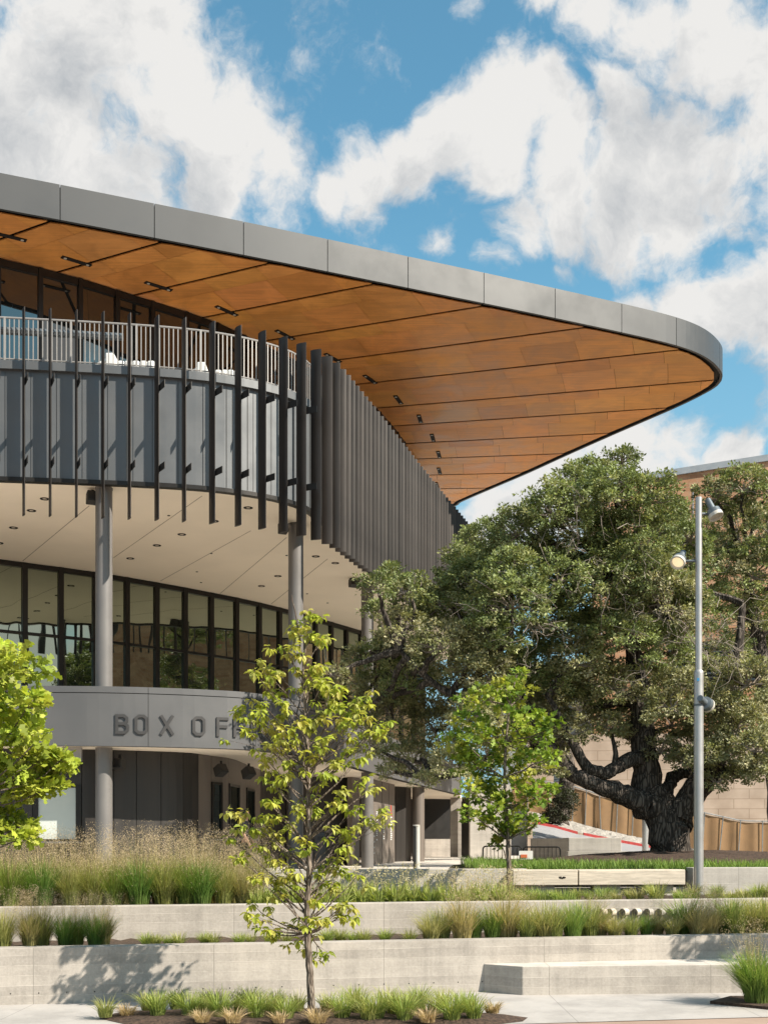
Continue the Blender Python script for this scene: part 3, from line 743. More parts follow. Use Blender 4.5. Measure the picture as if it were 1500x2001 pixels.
GLY = {'B': [([(0, 0), (0, 1)], 0), ([(0, 1), (.42, 1), (.58, .86), (.58, .66), (.44, .53), (0, .53)], 0), ([(.44, .53), (.62, .40), (.62, .14), (.46, 0), (0, 0)], 0)],
       'O': [([(.16, 0), (.46, 0), (.62, .14), (.62, .86), (.46, 1), (.16, 1), (0, .86), (0, .14)], 1)],
       'X': [([(0, 0), (.62, 1)], 0), ([(0, 1), (.62, 0)], 0)],
       'F': [([(0, 0), (0, 1), (.58, 1)], 0), ([(0, .52), (.50, .52)], 0)],
       'I': [([(0, 0), (0, 1)], 0)],
       'C': [([(.62, .72), (.62, .86), (.46, 1), (.16, 1), (0, .86), (0, .14), (.16, 0), (.46, 0), (.62, .14), (.62, .28)], 0)],
       'E': [([(.58, 1), (0, 1), (0, 0), (.58, 0)], 0), ([(0, .52), (.50, .52)], 0)]}
def glyph(b, strokes, org, tx, nz, Hh, w, depth):            # strokes in letter units (height 1) mitred and extruded outwards
    def P(u, v, d): return Vector((org.x + tx.x * u + nz.x * d, org.y + tx.y * u + nz.y * d, org.z + v))
    for si, (pl, closed) in enumerate(strokes):
        pts = [Vector((x * (Hh - w) + w / 2, y * (Hh - w) + w / 2)) for x, y in pl]
        n = len(pts)
        if not closed:
            pts[0] = pts[0] + (pts[0] - pts[1]).normalized() * w / 2; pts[-1] = pts[-1] + (pts[-1] - pts[-2]).normalized() * w / 2
        L_, R_ = [], []
        for k in range(n):
            a = pts[k - 1] if (closed or k > 0) else None; c = pts[(k + 1) % n] if (closed or k < n - 1) else None
            d_in = (pts[k] - a).normalized() if a is not None else None; d_out = (c - pts[k]).normalized() if c is not None else None
            if d_in is None: d_in = d_out
            if d_out is None: d_out = d_in
            n1 = Vector((-d_in.y, d_in.x)); n2 = Vector((-d_out.y, d_out.x)); mm = n1 + n2
            mm = mm.normalized() * (w / 2 / max(.35, mm.normalized().dot(n1)))
            L_.append(pts[k] + mm); R_.append(pts[k] - mm)
        e = depth + si * .0015
        segs = n if closed else n - 1
        for k in range(segs):
            j = (k + 1) % n
            fr_ = [P(*R_[k], e), P(*R_[j], e), P(*L_[j], e), P(*L_[k], e)]; bk_ = [P(*R_[k], 0), P(*R_[j], 0), P(*L_[j], 0), P(*L_[k], 0)]
            b.poly(fr_); b.poly([bk_[0], bk_[1], fr_[1], fr_[0]]); b.poly([bk_[2], bk_[3], fr_[3], fr_[2]])
            if not closed and k == 0: b.poly([bk_[3], bk_[0], fr_[0], fr_[3]])
            if not closed and k == segs - 1: b.poly([bk_[1], bk_[2], fr_[2], fr_[1]])
for ch, px in (('B', 223.5), ('O', 268.5), ('X', 309.5), ('O', 379), ('F', 418.5), ('F', 452), ('I', 484), ('C', 508), ('E', 541)):
    u_ = dfp.at_px(px); p, t, nn = dfp.at(u_); p = p + nn * .002
    b = MB(); glyph(b, GLY[ch], Vector((p.x, p.y, zz(2.64))), t, nn, .495, .074, .036); b.build('letter', M_letter, deckf)

# lower dark wall of the box office
lw_px = [(-160, 1462), (0, 1462.5), (160, 1464), (267, 1466.7), (367, 1470.7), (413, 1476.7), (457, 1483.5), (507, 1503)]
lwp = Path([on_h(x, y, H_BSOF).xy for x, y in lw_px] + [Vector((-3.4, 44)), Vector((-1.2, 49))])
b = MB(); b.wall(lwp.sub(0, lwp.len, .3, -.05), GZ, zz(H_BSOF) - .004, .2); lwall = b.build('wall', M_groove, arena)
jx = [68, 155, 184, 220, 267, 315, 357, 389, 413, 434, 449, 467, 481, 497]
uj = [0.0] + [lwp.at_px(x) for x in jx]
while uj[-1] < lwp.len - 1.2: uj.append(uj[-1] + 1.1)
uj.append(lwp.len)
win_bays = {413: 434, 449: 467, 481: 497}
for k in range(len(uj) - 1):
    isw = k >= 1 and k - 1 < len(jx) and jx[k - 1] in win_bays
    g = .008
    if isw or (k >= 1 and k - 1 < len(jx) and jx[k - 1] == 68):
        z0, z1 = (GZ + 1.02, GZ + 2.62) if isw else (GZ + .95, GZ + 2.42)
        for a_, c_ in ((GZ, z0), (z1, zz(H_BSOF) - .006)):
            b = MB(); b.wall(lwp.sub(uj[k] + g, uj[k + 1] - g, .3), a_, c_, .045); b.build('cladding_panel', M_cladding if not isw else M_panelwall, lwall)
        a = lwp.at(uj[k] + g)[0]; c = lwp.at(uj[k + 1] - g)[0]; d = c - a; an = math.atan2(d.y, d.x); mid = (a + c) / 2; nn = Vector((d.y, -d.x)).normalized()
        b = MB(); fw = .06 if isw else .14
        for s_ in (0, 1):
            e = (a if s_ == 0 else c) + d.normalized() * (fw / 2 if s_ == 0 else -fw / 2); b.box((e.x, e.y, (z0 + z1) / 2), (fw, .07, z1 - z0 - .004), an)
        b.box((mid.x, mid.y, z1 - .04), (d.length - 2 * fw - .002, .065, .07), an); b.box((mid.x, mid.y, z0 + .03), (d.length - 2 * fw - .002, .065, .05), an)
        w = b.build('window', M_mullion, arena)
        b = MB(); q_ = mid - nn * .02; b.box((q_.x, q_.y, (z0 + z1) / 2), (d.length - .02, .02, z1 - z0 - .02), an); b.build('pane', M_glass_ticket if isw else M_frost, w)
        b = MB(); q_ = mid + nn * .07; b.box((q_.x, q_.y, z0 - .03), (d.length + .06, .22, .05), an); b.build('sill', M_rail if isw else M_deckfascia, w)
    else:
        b = MB(); b.wall(lwp.sub(uj[k] + g, uj[k + 1] - g, .3), GZ, zz(H_BSOF) - .006, .045)
        b.build('cladding_panel', M_panelwall if 0 < k <= len(jx) and jx[k - 1] in (434, 467, 497, 389) else M_cladding, lwall)
# right-hand end of the ground floor, under the far part of the soffit
def flat_wall(name, pa, ya, pb, yb, m, z0=GZ, z1=None, th=.2, parent=None):
    A_ = on_h(pa, ya, H_BSOF); B_ = on_h(pb, yb, H_BSOF); b = MB()
    b.wall([(A_.x, A_.y), (B_.x, B_.y)], z0, (zz(H_BSOF) - .004) if z1 is None else z1, th)
    return b.build(name, m, parent if parent is not None else arena), A_, B_
flat_wall('wall', 560, 1515, 690, 1520, M_cladding)
pier, _, _ = flat_wall('wall', 688, 1518, 702, 1520, M_panelwall)
sgn, A_, B_ = flat_wall('sign_wall', 729, 1522.5, 771, 1533, M_panelwall, th=.35)
b = MB(); d = (B_ - A_); d.z = 0; dl_ = d.length; t = Vector((d.x, d.y)).normalized(); nn = Vector((t.y, -t.x))
for fr_ in (.38, .70):
    p = A_.xy + t * dl_ * fr_ + nn * .004; b.box((p.x, p.y, (GZ + zz(H_BSOF)) / 2), (.02, .01, zz(H_BSOF) - GZ - .05), math.atan2(t.y, t.x))
b.build('panel_joint', M_dark, sgn)
def sign_line(x0f, ztop, zbot, wid, red, seed):
    rr = random.Random(seed); b = MB(); z = ztop; first = True
    base = A_.xy + t * dl_ * x0f + nn * .012
    while z > zbot:
        hgt = rr.uniform(.035, .06); w_ = wid * rr.uniform(.65, 1.0)
        b.mi = 1 if (first and red) else 0
        p = base + t * (w_ / 2); b.box((p.x, p.y, z - hgt / 2), (w_, .012, hgt), math.atan2(t.y, t.x))
        if first and red: b.box((base.x + t.x * wid * .9, base.y + t.y * wid * .9, z - .09), (wid * .2, .012, .14), math.atan2(t.y, t.x)); z -= .10
        z -= hgt + (.03 if rr.random() > .12 else .12); first = False
    b.build('lettering', [M_white, M_red], sgn)
sign_line(.78, zz(1.12), zz(-.02), .30, True, 3)
sign_line(.42, zz(1.12), zz(0.0), .30, True, 5)
sign_line(.12, zz(1.10), zz(.0), .25, False, 8)
b = MB(); p = A_.xy + t * dl_ * .80 + nn * .012; b.box((p.x, p.y, zz(1.30)), (.12, .012, .26), math.atan2(t.y, t.x)); b.build('marker', M_red, sgn)
b = MB()
for k in range(4): p = A_.xy + t * dl_ * .03 + nn * .012; b.box((p.x, p.y, zz(.12 - k * .22)), (.14, .012, .06), math.atan2(t.y, t.x))
b.build('symbol', M_white, sgn)
flat_wall('wall', 773, 1536.5, 793, 1538, M_cladding, th=.15)
flat_wall('wall', 793.5, 1538, 803, 1538.4, M_panelwall, th=.3)
Yc = 53.0; Xc = (817 - CX) / F * Yc
b = MB(); b.cyl((Xc, Yc), .275, GZ, zz(H_BSOF) - .004, 28); b.build('column', M_panelwall, arena, smooth=True)
flat_wall('wall', 829, 1561, 881, 1561.5, M_dark, z0=zz(.02))  # black sheet painted in for the shade inside the opening
flat_wall('wall', 829, 1560.5, 881, 1561.0, M_concrete, z1=zz(.02) - .004)
flat_wall('wall', 880.5, 1558.5, 901, 1558.5, M_concrete, th=.6)
flat_wall('wall', 901.5, 1557.6, 917, 1557, M_cladding, th=.6)
A_ = at(918, 1560, 62); b = MB(); b.wall([(A_.x, A_.y), (A_.x + 2.2, A_.y + .4)], GZ, zz(2.9), .3); b.build('end_wall', M_concrete_p, arena)
b = MB(); b.wall([(-9, 54), (-2, 64), (4.2, 72.5), (4.9, 73.5)], GZ, zz(H_BSOF) - .004, .3); b.build('back_wall', M_cladding, arena)
# fittings hung from the building
def speaker(px, py, Y, size, tilt, rz, label, group, name='loudspeaker'):
    p = at(px, py, Y); t_ = thing(name, p, label, 'loudspeaker', group)
    Rm = Matrix.Rotation(rz, 3, 'Z') @ Matrix.Rotation(tilt, 3, 'X')
    b = MB(); b.box(p, size, rot=Rm, taper=.86); b.build('cabinet', M_speaker, t_, bevel=.02)
    q_ = p + Rm @ Vector((0, -size[1] / 2 - .006, 0)); b = MB(); b.box(q_, (size[0] * .8, .014, size[2] * .75), rot=Rm); b.build('grille', M_cladding, t_)
    q_ = p + Vector((0, .05, size[2] * .5)); b = MB(); b.box(q_ + Vector((0, size[1] * .35, .05)), (.06, .08, .16)); b.build('mounting_arm', M_dark, t_)
speaker(179, 972, 30.2, (.26, .26, .30), R(-14), R(25), 'black loudspeaker under the cream ceiling, left of the left tall column', 'loudspeakers')
speaker(553, 1031, 33.2, (.26, .26, .30), R(-14), R(25), 'black loudspeaker under the cream ceiling beside the middle tall column', 'loudspeakers')
speaker(692, 1138, 40.6, (.36, .30, .28), R(-14), R(25), 'black loudspeaker under the ceiling, by the column nearest the oak', 'loudspeakers')
speaker(232, 1493, 30.5, (.36, .26, .26), R(-12), R(-25), 'black loudspeaker behind the round column under the box office band', 'loudspeakers')
speaker(431, 1505, 32.6, (.30, .30, .28), R(-30), R(50), 'black loudspeaker over the ticket windows, left one of the tilted pair', 'loudspeakers')
speaker(485, 1510, 33.0, (.30, .30, .28), R(-30), R(50), 'black loudspeaker over the ticket windows, right one of the tilted pair', 'loudspeakers')
p = at(141.5, 1474, 30.0); t_ = thing('hanging_sign', p, 'blank pale lightbox sign hanging under the box office soffit', 'sign')
b = MB(); b.box(p, (.50, .12, .36)); b.build('box', M_rail, t_, bevel=.012)
b = MB(); b.box(p + Vector((0, 0, .20)), (.16, .05, .06)); b.build('bracket', M_dark, t_)

# white lounge seats on the terrace behind the railing
def lounge(px, Y, label, wdt):
    z0 = zz(12.0); X = (px - CX) / F * Y
    t_ = thing('lounge_seat', (X, Y, z0), label, 'seat', 'white lounge seats on the terrace')
    b = MB(); b.box((X, Y, z0 + .22), (wdt, .8, .40)); b.build('seat', M_white, t_, bevel=.03)
    b = MB(); b.box((X - wdt * .5 + .12, Y, z0 + .62), (.22, .85, .55)); b.build('armrest', M_white, t_, bevel=.03)
    for k in range(5):
        c = X - wdt * .5 + .34 + k * (wdt - .35) / 5 + .06
        b = MB(); b.box((c, Y - .30, z0 + .56), ((wdt - .4) / 5, .18, .30)); b.build('cushion', M_white, t_, bevel=.05)
    b = MB(); b.box((X - wdt * .5 - .45, Y, z0 + .48), (1.15, .7, .06), rot=Matrix.Rotation(R(-30), 3, 'Y')); b.build('ramp_back', M_white, t_)
lounge(262, 31.6, 'white lounge seat behind the railing, nearer the left edge', 1.35)
lounge(432, 32.2, 'white lounge seat behind the railing, nearer the corner of the fins', 1.2)

# ------------------------------------------------------------------ buildings beyond
t_ = thing('brick_building', (26, 70, GZ), 'long orange brick building with pale block base behind the oak', 'building')
pa = at(1250, 930, 70.0); pb = at(1500, 893, 69.0); d = (pb - pa); d.z = 0
L0 = at(1160, 940, 71.5).xy; L1 = pb.xy + d.xy.normalized() * 34
HB = (1640 - 930) / F * 70
slope = (pb.z - pa.z) / d.length; dz = lambda v: slope * (Vector((v[0], v[1])) - pa.xy).dot(d.xy.normalized())
b = MB(); b.wall([L0, L1], zz(3.6), zz(HB), 12); b.v = [(v[0], v[1], v[2] + (dz(v) if v[2] > 10 else 0)) for v in b.v]; brick_w = b.build('wall', M_brick, t_)
b = MB(); b.wall([L0 + Vector((-.1, -.15)), L1 + Vector((.1, -.15))], zz(HB) + .002, zz(HB) + .38, 12.3); b.v = [(v[0], v[1], v[2] + dz(v)) for v in b.v]; b.build('roof_edge', M_slate, t_)
b = MB(); nn = Vector((d.y, -d.x)).normalized(); b.wall([L0 - d.xy.normalized() * 4 + nn * .8, L1 + nn * .8], 0, zz(6.3), .7); b.build('base_wall', M_lime, t_)
a_ = at(985, 1300, 73.5); c_ = at(1158, 1300, 72.6); b = MB(); b.wall([(a_.x, a_.y), (c_.x, c_.y)], 0, a_.z, 6); b.build('low_wing', M_band_far, t_)
b = MB()
for k in range(9):
    p = L0.lerp(L1, k / 8 * .98 + .01) + nn * .01; b.box((p.x, p.y, zz(12.5)), (.06, .03, 17), math.atan2(d.y, d.x))
b.build('movement_joint', M_slate, brick_w)
for x0, x1, y0, y1, nm in ((1300, 1500, 1262, 1345, 'louvre'), (1080, 1110, 1510, 1530, 'louvre')):
    p0 = at(x0, (y0 + y1) / 2, 68.5); p1 = at(x1, (y0 + y1) / 2, 66); zc = p0.z; hh = (y1 - y0) / F * 67
    b = MB(); c = (p0 + p1) / 2; an = math.atan2(p1.y - p0.y, p1.x - p0.x)
    b.box((c.x, c.y - .6, zc), ((p1 - p0).length, .1, hh), an)
    nl = max(4, int(hh / .24))
    b.mi = 1
    for k in range(nl): b.box((c.x, c.y - .70, zc - hh / 2 + hh * (k + .5) / nl), ((p1 - p0).length, .14, .10), an)
    b.build(nm, [M_dark, M_lampgrey], t_)
t2 = thing('brick_building', (56, 28, 0), 'long dark brick building across the plaza, seen only mirrored in the concourse glass', 'building')
b = MB(); b.box((58, 38, 11), (14, 66, 22)); w_ = b.build('wall', M_brick, t2)
b = MB(); b.box((58, 38, 22.2), (14.4, 66.4, .4)); b.build('roof_edge', M_slate, t2)

# ------------------------------------------------------------------ street, bank and fence on the right
cb_px = [(1040, 1604), (1084, 1612.5), (1128, 1625), (1140, 1627), (1184, 1636), (1216, 1642), (1280, 1653.5), (1420, 1680), (1600, 1710)]
curb = [at(x, y, 52) for x, y in cb_px]
near = [at(x, y, 42) for x, y in ((1040, 1640), (1084, 1650), (1128, 1660), (1140, 1662), (1184, 1672), (1216, 1680), (1280, 1694), (1420, 1705), (1600, 1712))]
b = MB()
for k in range(len(curb) - 1): b.poly([near[k], near[k + 1], curb[k + 1] - Vector((0, 0, .12)), curb[k] - Vector((0, 0, .12))])
struct(b.build('road', M_asphalt))
b = MB(); 
for k in range(len(curb) - 1):
    if k == 2: continue
    a, c = curb[k], curb[k + 1]; dd = Vector((0, .22, 0)); dn = Vector((0, 0, -.2))
    b.poly([a + dn, c + dn, c, a]); b.poly([a, c, c + dd, a + dd]); b.poly([c + dn, c + dn + dd, c + dd, c]); b.poly([a + dn + dd, a + dn, a, a + dd])
struct(b.build('curb', M_redcurb))
fb_px = [(1000, 1578), (1052, 1590), (1110, 1604), (1170, 1620), (1247, 1637), (1373, 1663), (1500, 1682), (1640, 1700)]
ft_px = [(1000, 1514), (1052, 1525), (1122, 1537), (1177, 1555), (1260, 1570), (1375, 1588), (1448, 1604), (1500, 1605), (1640, 1612)]
def interp(tab, x): return float(np.interp(x, [a for a, _ in tab], [b_ for _, b_ in tab]))
b = MB(); n = 60
pr = None
for k in range(n + 1):
    x = 1040 + 580 * k / n
    c = at(x, interp(cb_px, x), 52) + Vector((0, .24, -.03)); e = at(x, interp(fb_px, x), 58.2) + Vector((0, 0, .02))
    row = [b.vert(c.lerp(e, j / 5) + Vector((0, 0, random.uniform(-.08, .12) if 0 < j < 5 else 0))) for j in range(6)]
    if pr:
        for j in range(5): b.face((pr[j], row[j], row[j + 1], pr[j + 1]))
    pr = row
struct(b.build('stony_bank', M_rock))
b = MB(); pts_b = []; n = 120; pb_ = pt_ = None
fence = thing('screen_fence', at(1250, 1637, 58), 'construction fence with tan fabric screen stepping down the slope', 'fence')
for k in range(n + 1):
    x = 1000 + 640 * k / n; sw = .06 * math.sin(k * .9) + random.uniform(-.02, .02)
    e = at(x, interp(fb_px, x) - 1.0, 58) + Vector((0, sw, 0)); f_ = at(x, interp(ft_px, x) + 2.5 + 1.2 * abs(math.sin(k * .45)), 58) + Vector((0, sw * .3, 0))
    vb, vt, vb2, vt2 = b.vert(e), b.vert(f_), b.vert(e + Vector((0, .02, 0))), b.vert(f_ + Vector((0, .02, 0)))
    if pb_ is not None:
        b.face((pb_, vb, vt, pt_)); b.face((vb2, pb2, pt2, vt2)); b.face((pt_, vt, vt2, pt2))
    pb_, vt_, pt_, pb2, pt2 = vb, vt, vt, vb2, vt2
b.build('fabric_screen', M_fabric, fence, smooth=True)
b = MB(); b.tube([at(x, interp(ft_px, x), 57.95) for x in range(1000, 1641, 20)], .03, 6); b.build('top_rail', M_steel, fence)
for x, lean in ((1030, 0), (1075, 0), (1120, -3), (1145, -3), (1170, 3), (1206, -3), (1237, -3), (1272, 0), (1310, 0), (1376, -5), (1412, -8), (1446, -5), (1489, -1), (1530, 0), (1580, 0)):
    b = MB(); b.tube([at(x + lean, interp(fb_px, x) + 2, 57.9), at(x, interp(ft_px, x) - 1, 57.9)], .028, 6); b.build('post', M_steel, fence)
# concrete planter blocks, barricade, bollards
t_ = thing('planter_block', at(1160, 1662, 38), 'pale concrete planter block beside the street, behind the mulch mound', 'planter')
a = at(1110, 1637, 38); c = at(1213, 1637, 38); zl = at(1110, 1663, 38).z
b = MB(); b.prism([(a.x, a.y), (c.x, c.y), (c.x, c.y + 1.4), (a.x, a.y + 1.4)], zl - .7, a.z); b.build('body', M_concrete_p, t_, bevel=.02)
a2 = at(1040, 1640, 41); b = MB(); b.prism([(a2.x, a2.y), (a.x - .003, a.y + .05), (a.x - .003, a.y + .6), (a2.x, a2.y + .6)], GZ - .1, a.z - .02); b.build('side_wall', M_concrete, t_)
a = at(1110, 1664, 37.3); c = at(1250, 1664, 37.3); b = MB(); b.box(((a.x + c.x) / 2, 37.6, a.z - .2), (c.x - a.x, .5, .4)); b.build('step', M_concrete_p, t_)
def barricade(px0, px1, ytop, ybot, Y, label):
    a = at(px0, ytop, Y); c = at(px1, ybot, Y); t_ = thing('barricade', ((a.x + c.x) / 2, Y, c.z), label, 'barricade', 'steel crowd barriers by the building')
    b = MB(); r_ = .1; x0, x1, z0, z1 = a.x, c.x, c.z, a.z
    pts = [(x0, Y, z0)] + [(x0 + r_ * (1 - math.cos(q_)), Y, z1 - r_ * (1 - math.sin(q_))) for q_ in np.linspace(0, math.pi / 2, 5)] + \
          [(x1 - r_ * (1 - math.sin(q_)), Y, z1 - r_ * (1 - math.cos(q_))) for q_ in np.linspace(0, math.pi / 2, 5)] + [(x1, Y, z0)]
    b.tube(pts, .024, 8); b.tube([(x0, Y, z0 + .2), (x1, Y, z0 + .2)], .018, 6); b.build('frame', M_dark, t_)
    b = MB(); n = int((x1 - x0) / .115)
    for k in range(1, n): X = x0 + (x1 - x0) * k / n; b.tube([(X, Y, z0 + .2), (X, Y, z1 - .01)], .010, 5)
    b.build('bars', M_dark, t_)
    for X in (x0 + .15, x1 - .15): b = MB(); b.box((X, Y, z0 + .02), (.06, .6, .03)); b.build('foot', M_dark, t_)
    return t_
barricade(943, 1018, 1653.5, 1700, 36.0, 'black steel crowd barrier half hidden behind the maple trunk, left one')
br = barricade(1022, 1094, 1655, 1700, 35.8, 'black steel crowd barrier with a white notice, beside the mulch mound')
p = at(1027, 1671, 35.7); b = MB(); b.box(p, (.42, .012, .26)); no = b.build('notice', M_white); hang(no, br)
p = at(1023, 1673, 35.68); b = MB(); b.box(p, (.2, .012, .10)); no2 = b.build('notice_panel', M_orange); hang(no2, no)
b = MB()
t_ = thing('guard_fence', at(425, 1700, 29.0), 'low black steel railing by the ticket windows behind the tall grass', 'railing')
pts = [at(x, y, 29.0) for x, y in ((340, 1624), (400, 1625), (449, 1626.5))]
b.tube(pts, .022, 6); b.tube([p - Vector((0, 0, .85)) for p in pts], .015, 6); b.build('rail', M_dark, t_)
b = MB()
for x in np.arange(344, 449, 6.6): p = at(x, interp([(340, 1624), (449, 1626.5)], x), 29.0); b.tube([p, p - Vector((0, 0, .9))], .009, 5)
b.build('bars', M_dark, t_)
b = MB(); p = at(449, 1626, 29); b.tube([p + Vector((0, 0, .03)), (p.x, p.y, GZ)], .03, 8); b.build('post', M_dark, t_)
t_ = thing('bollard_light', at(815, 1700, 29), 'slim white and grey light column in front of the round pier', 'light')
p = at(815.5, 1614, 29.0)
b = MB(); b.cyl((p.x, p.y), .058, GZ, p.z, 16); b.build('post', M_lampring, t_, smooth=True)
b = MB(); b.box((p.x - .075, p.y, (p.z + GZ) / 2), (.06, .1, p.z - GZ - .05)); b.build('back_channel', M_dark, t_)
b = MB(); b.cyl((p.x - .03, p.y), .085, p.z + .002, p.z + .03, 16); b.build('cap', M_lampring, t_)
t_ = thing('litter_bin', at(628, 1690, 31), 'dark grey round-topped litter bin behind the sapling trunk', 'bin')
p = at(628, 1625, 31.0)
b = MB(); b.tube([(p.x, p.y, GZ), (p.x, p.y, p.z - .1), (p.x, p.y, p.z - .03), (p.x, p.y, p.z)], [.22, .24, .22, .12], 20); b.build('body', M_cladding, t_, smooth=True)
b = MB(); b.box((p.x, p.y - .235, p.z - .17), (.2, .02, .09)); b.build('slot', M_dark, t_)
t_ = thing('post', at(1260, 1690, 40), 'short pale steel post between the planter block and the oak trunk', 'post')
p = at(1260, 1596, 40); b = MB(); b.cyl((p.x, p.y), .11, GZ, p.z + .3, 16); b.build('shaft', M_pole, t_, smooth=True)
b = MB(); b.cyl((p.x, p.y), .15, GZ, GZ + .08, 16); b.build('base_plate', M_pole, t_)

# lamp post with two spot heads
PY = 24.0; PX = (1364 - CX) / F * PY
lamp = thing('lamp_post', (PX, PY, 1.16), 'tall silver lamp post with two adjustable spot heads before the oak', 'street lamp')
zs = at(0, 1312, PY).z; ztp = at(0, 972, PY).z
b = MB(); b.tube([(PX, PY, 1.1), (PX, PY, zs - .04), (PX, PY, zs), (PX, PY, zs + .03), (PX, PY, ztp)], [.098, .096, .094, .069, .066], 28); b.build('pole', M_pole, lamp, smooth=True)
b = MB(); b.cyl((PX, PY), .15, 1.16, 1.20, 24); b.build('base_plate', M_pole, lamp)
b = MB(); b.tube([(PX, PY, at(0, 1376, PY).z), (PX, PY, at(0, 1380, PY).z)], .0995, 24); b.build('seam_ring', M_lampgrey, lamp)
b = MB(); b.box((PX - .035, PY - .094, at(0, 1329, PY).z), (.05, .012, .06)); b.build('sticker', M_blue, lamp)
def spot(px, py, aim, lit, arm_y, side):
    p = at(px, py, PY); d = Vector(aim).normalized()
    b = MB(); b.tube([p - d * .27, p - d * .02, p, p + d * .10], [.062, .07, .135, .145], 24); h = b.build('lamp_head', M_lampgrey, lamp, smooth=True)
    # deep front ring, open towards the aim, with the lens set back in it
    u = d.orthogonal().normalized(); w = d.cross(u); b = MB(); ns = 28
    rings = []
    for dist, r_ in ((.10, .150), (.175, .152), (.175, .125), (.12, .118)):
        rings.append([b.vert(p + d * dist + (u * math.cos(2 * math.pi * j / ns) + w * math.sin(2 * math.pi * j / ns)) * r_) for j in range(ns)])
    for k in range(3):
        for j in range(ns): b.face((rings[k][j], rings[k][(j + 1) % ns], rings[k + 1][(j + 1) % ns], rings[k + 1][j]))
    b.build('ring', M_lampring, h, smooth=True)
    b = MB(); b.face([b.vert(p + d * .122 + (u * math.cos(2 * math.pi * j / ns) + w * math.sin(2 * math.pi * j / ns)) * .12) for j in range(ns)]); b.build('lens', M_lamp_on if lit else M_lampring, h)
    az = at(0, arm_y, PY).z; b = MB(); e = p - d * .06
    b.tube([(PX + side * .06, PY, az), (e.x - side * .02, e.y, az + .0), e], .028, 8); b.build('arm', M_lampgrey, h)
spot(1392, 997, (.30, -.30, -.82), False, 1004, 1)
spot(1327, 1092, (-.42, -.62, -.62), True, 1096, -1)
spot(1376, 1373, (.55, .75, -.25), False, 1373, 1)

# round log stubs on the middle wall
for k, px in enumerate((1172, 1190, 1215, 1239, 1263, 1286, 1308)):
    Yq = 19.7 / (1 - .21 * (px - CX) / F) - .075; p = at(px, 1783, Yq)
    d = Vector((.72, .69, 0)); Ln = .125
    t_ = thing('log_stub', p, ('short round log stub jutting from the middle wall among grasses, ' + nth(k)), 'log', 'log stubs on the middle planter wall')
    b = MB(); b.tube([p, p + d * Ln], .068, 18); b.build('stub', M_concrete_p if k > 3 else M_timber, t_, smooth=True)
    b = MB(); b.tube([p - d * .004, p + d * .001], .062, 18); b.build('end_grain', mat('end_grain', (.17, .14, .10), .9, 0, .5, 30) if 'end_grain' not in MATS else MATS['end_grain'], t_)

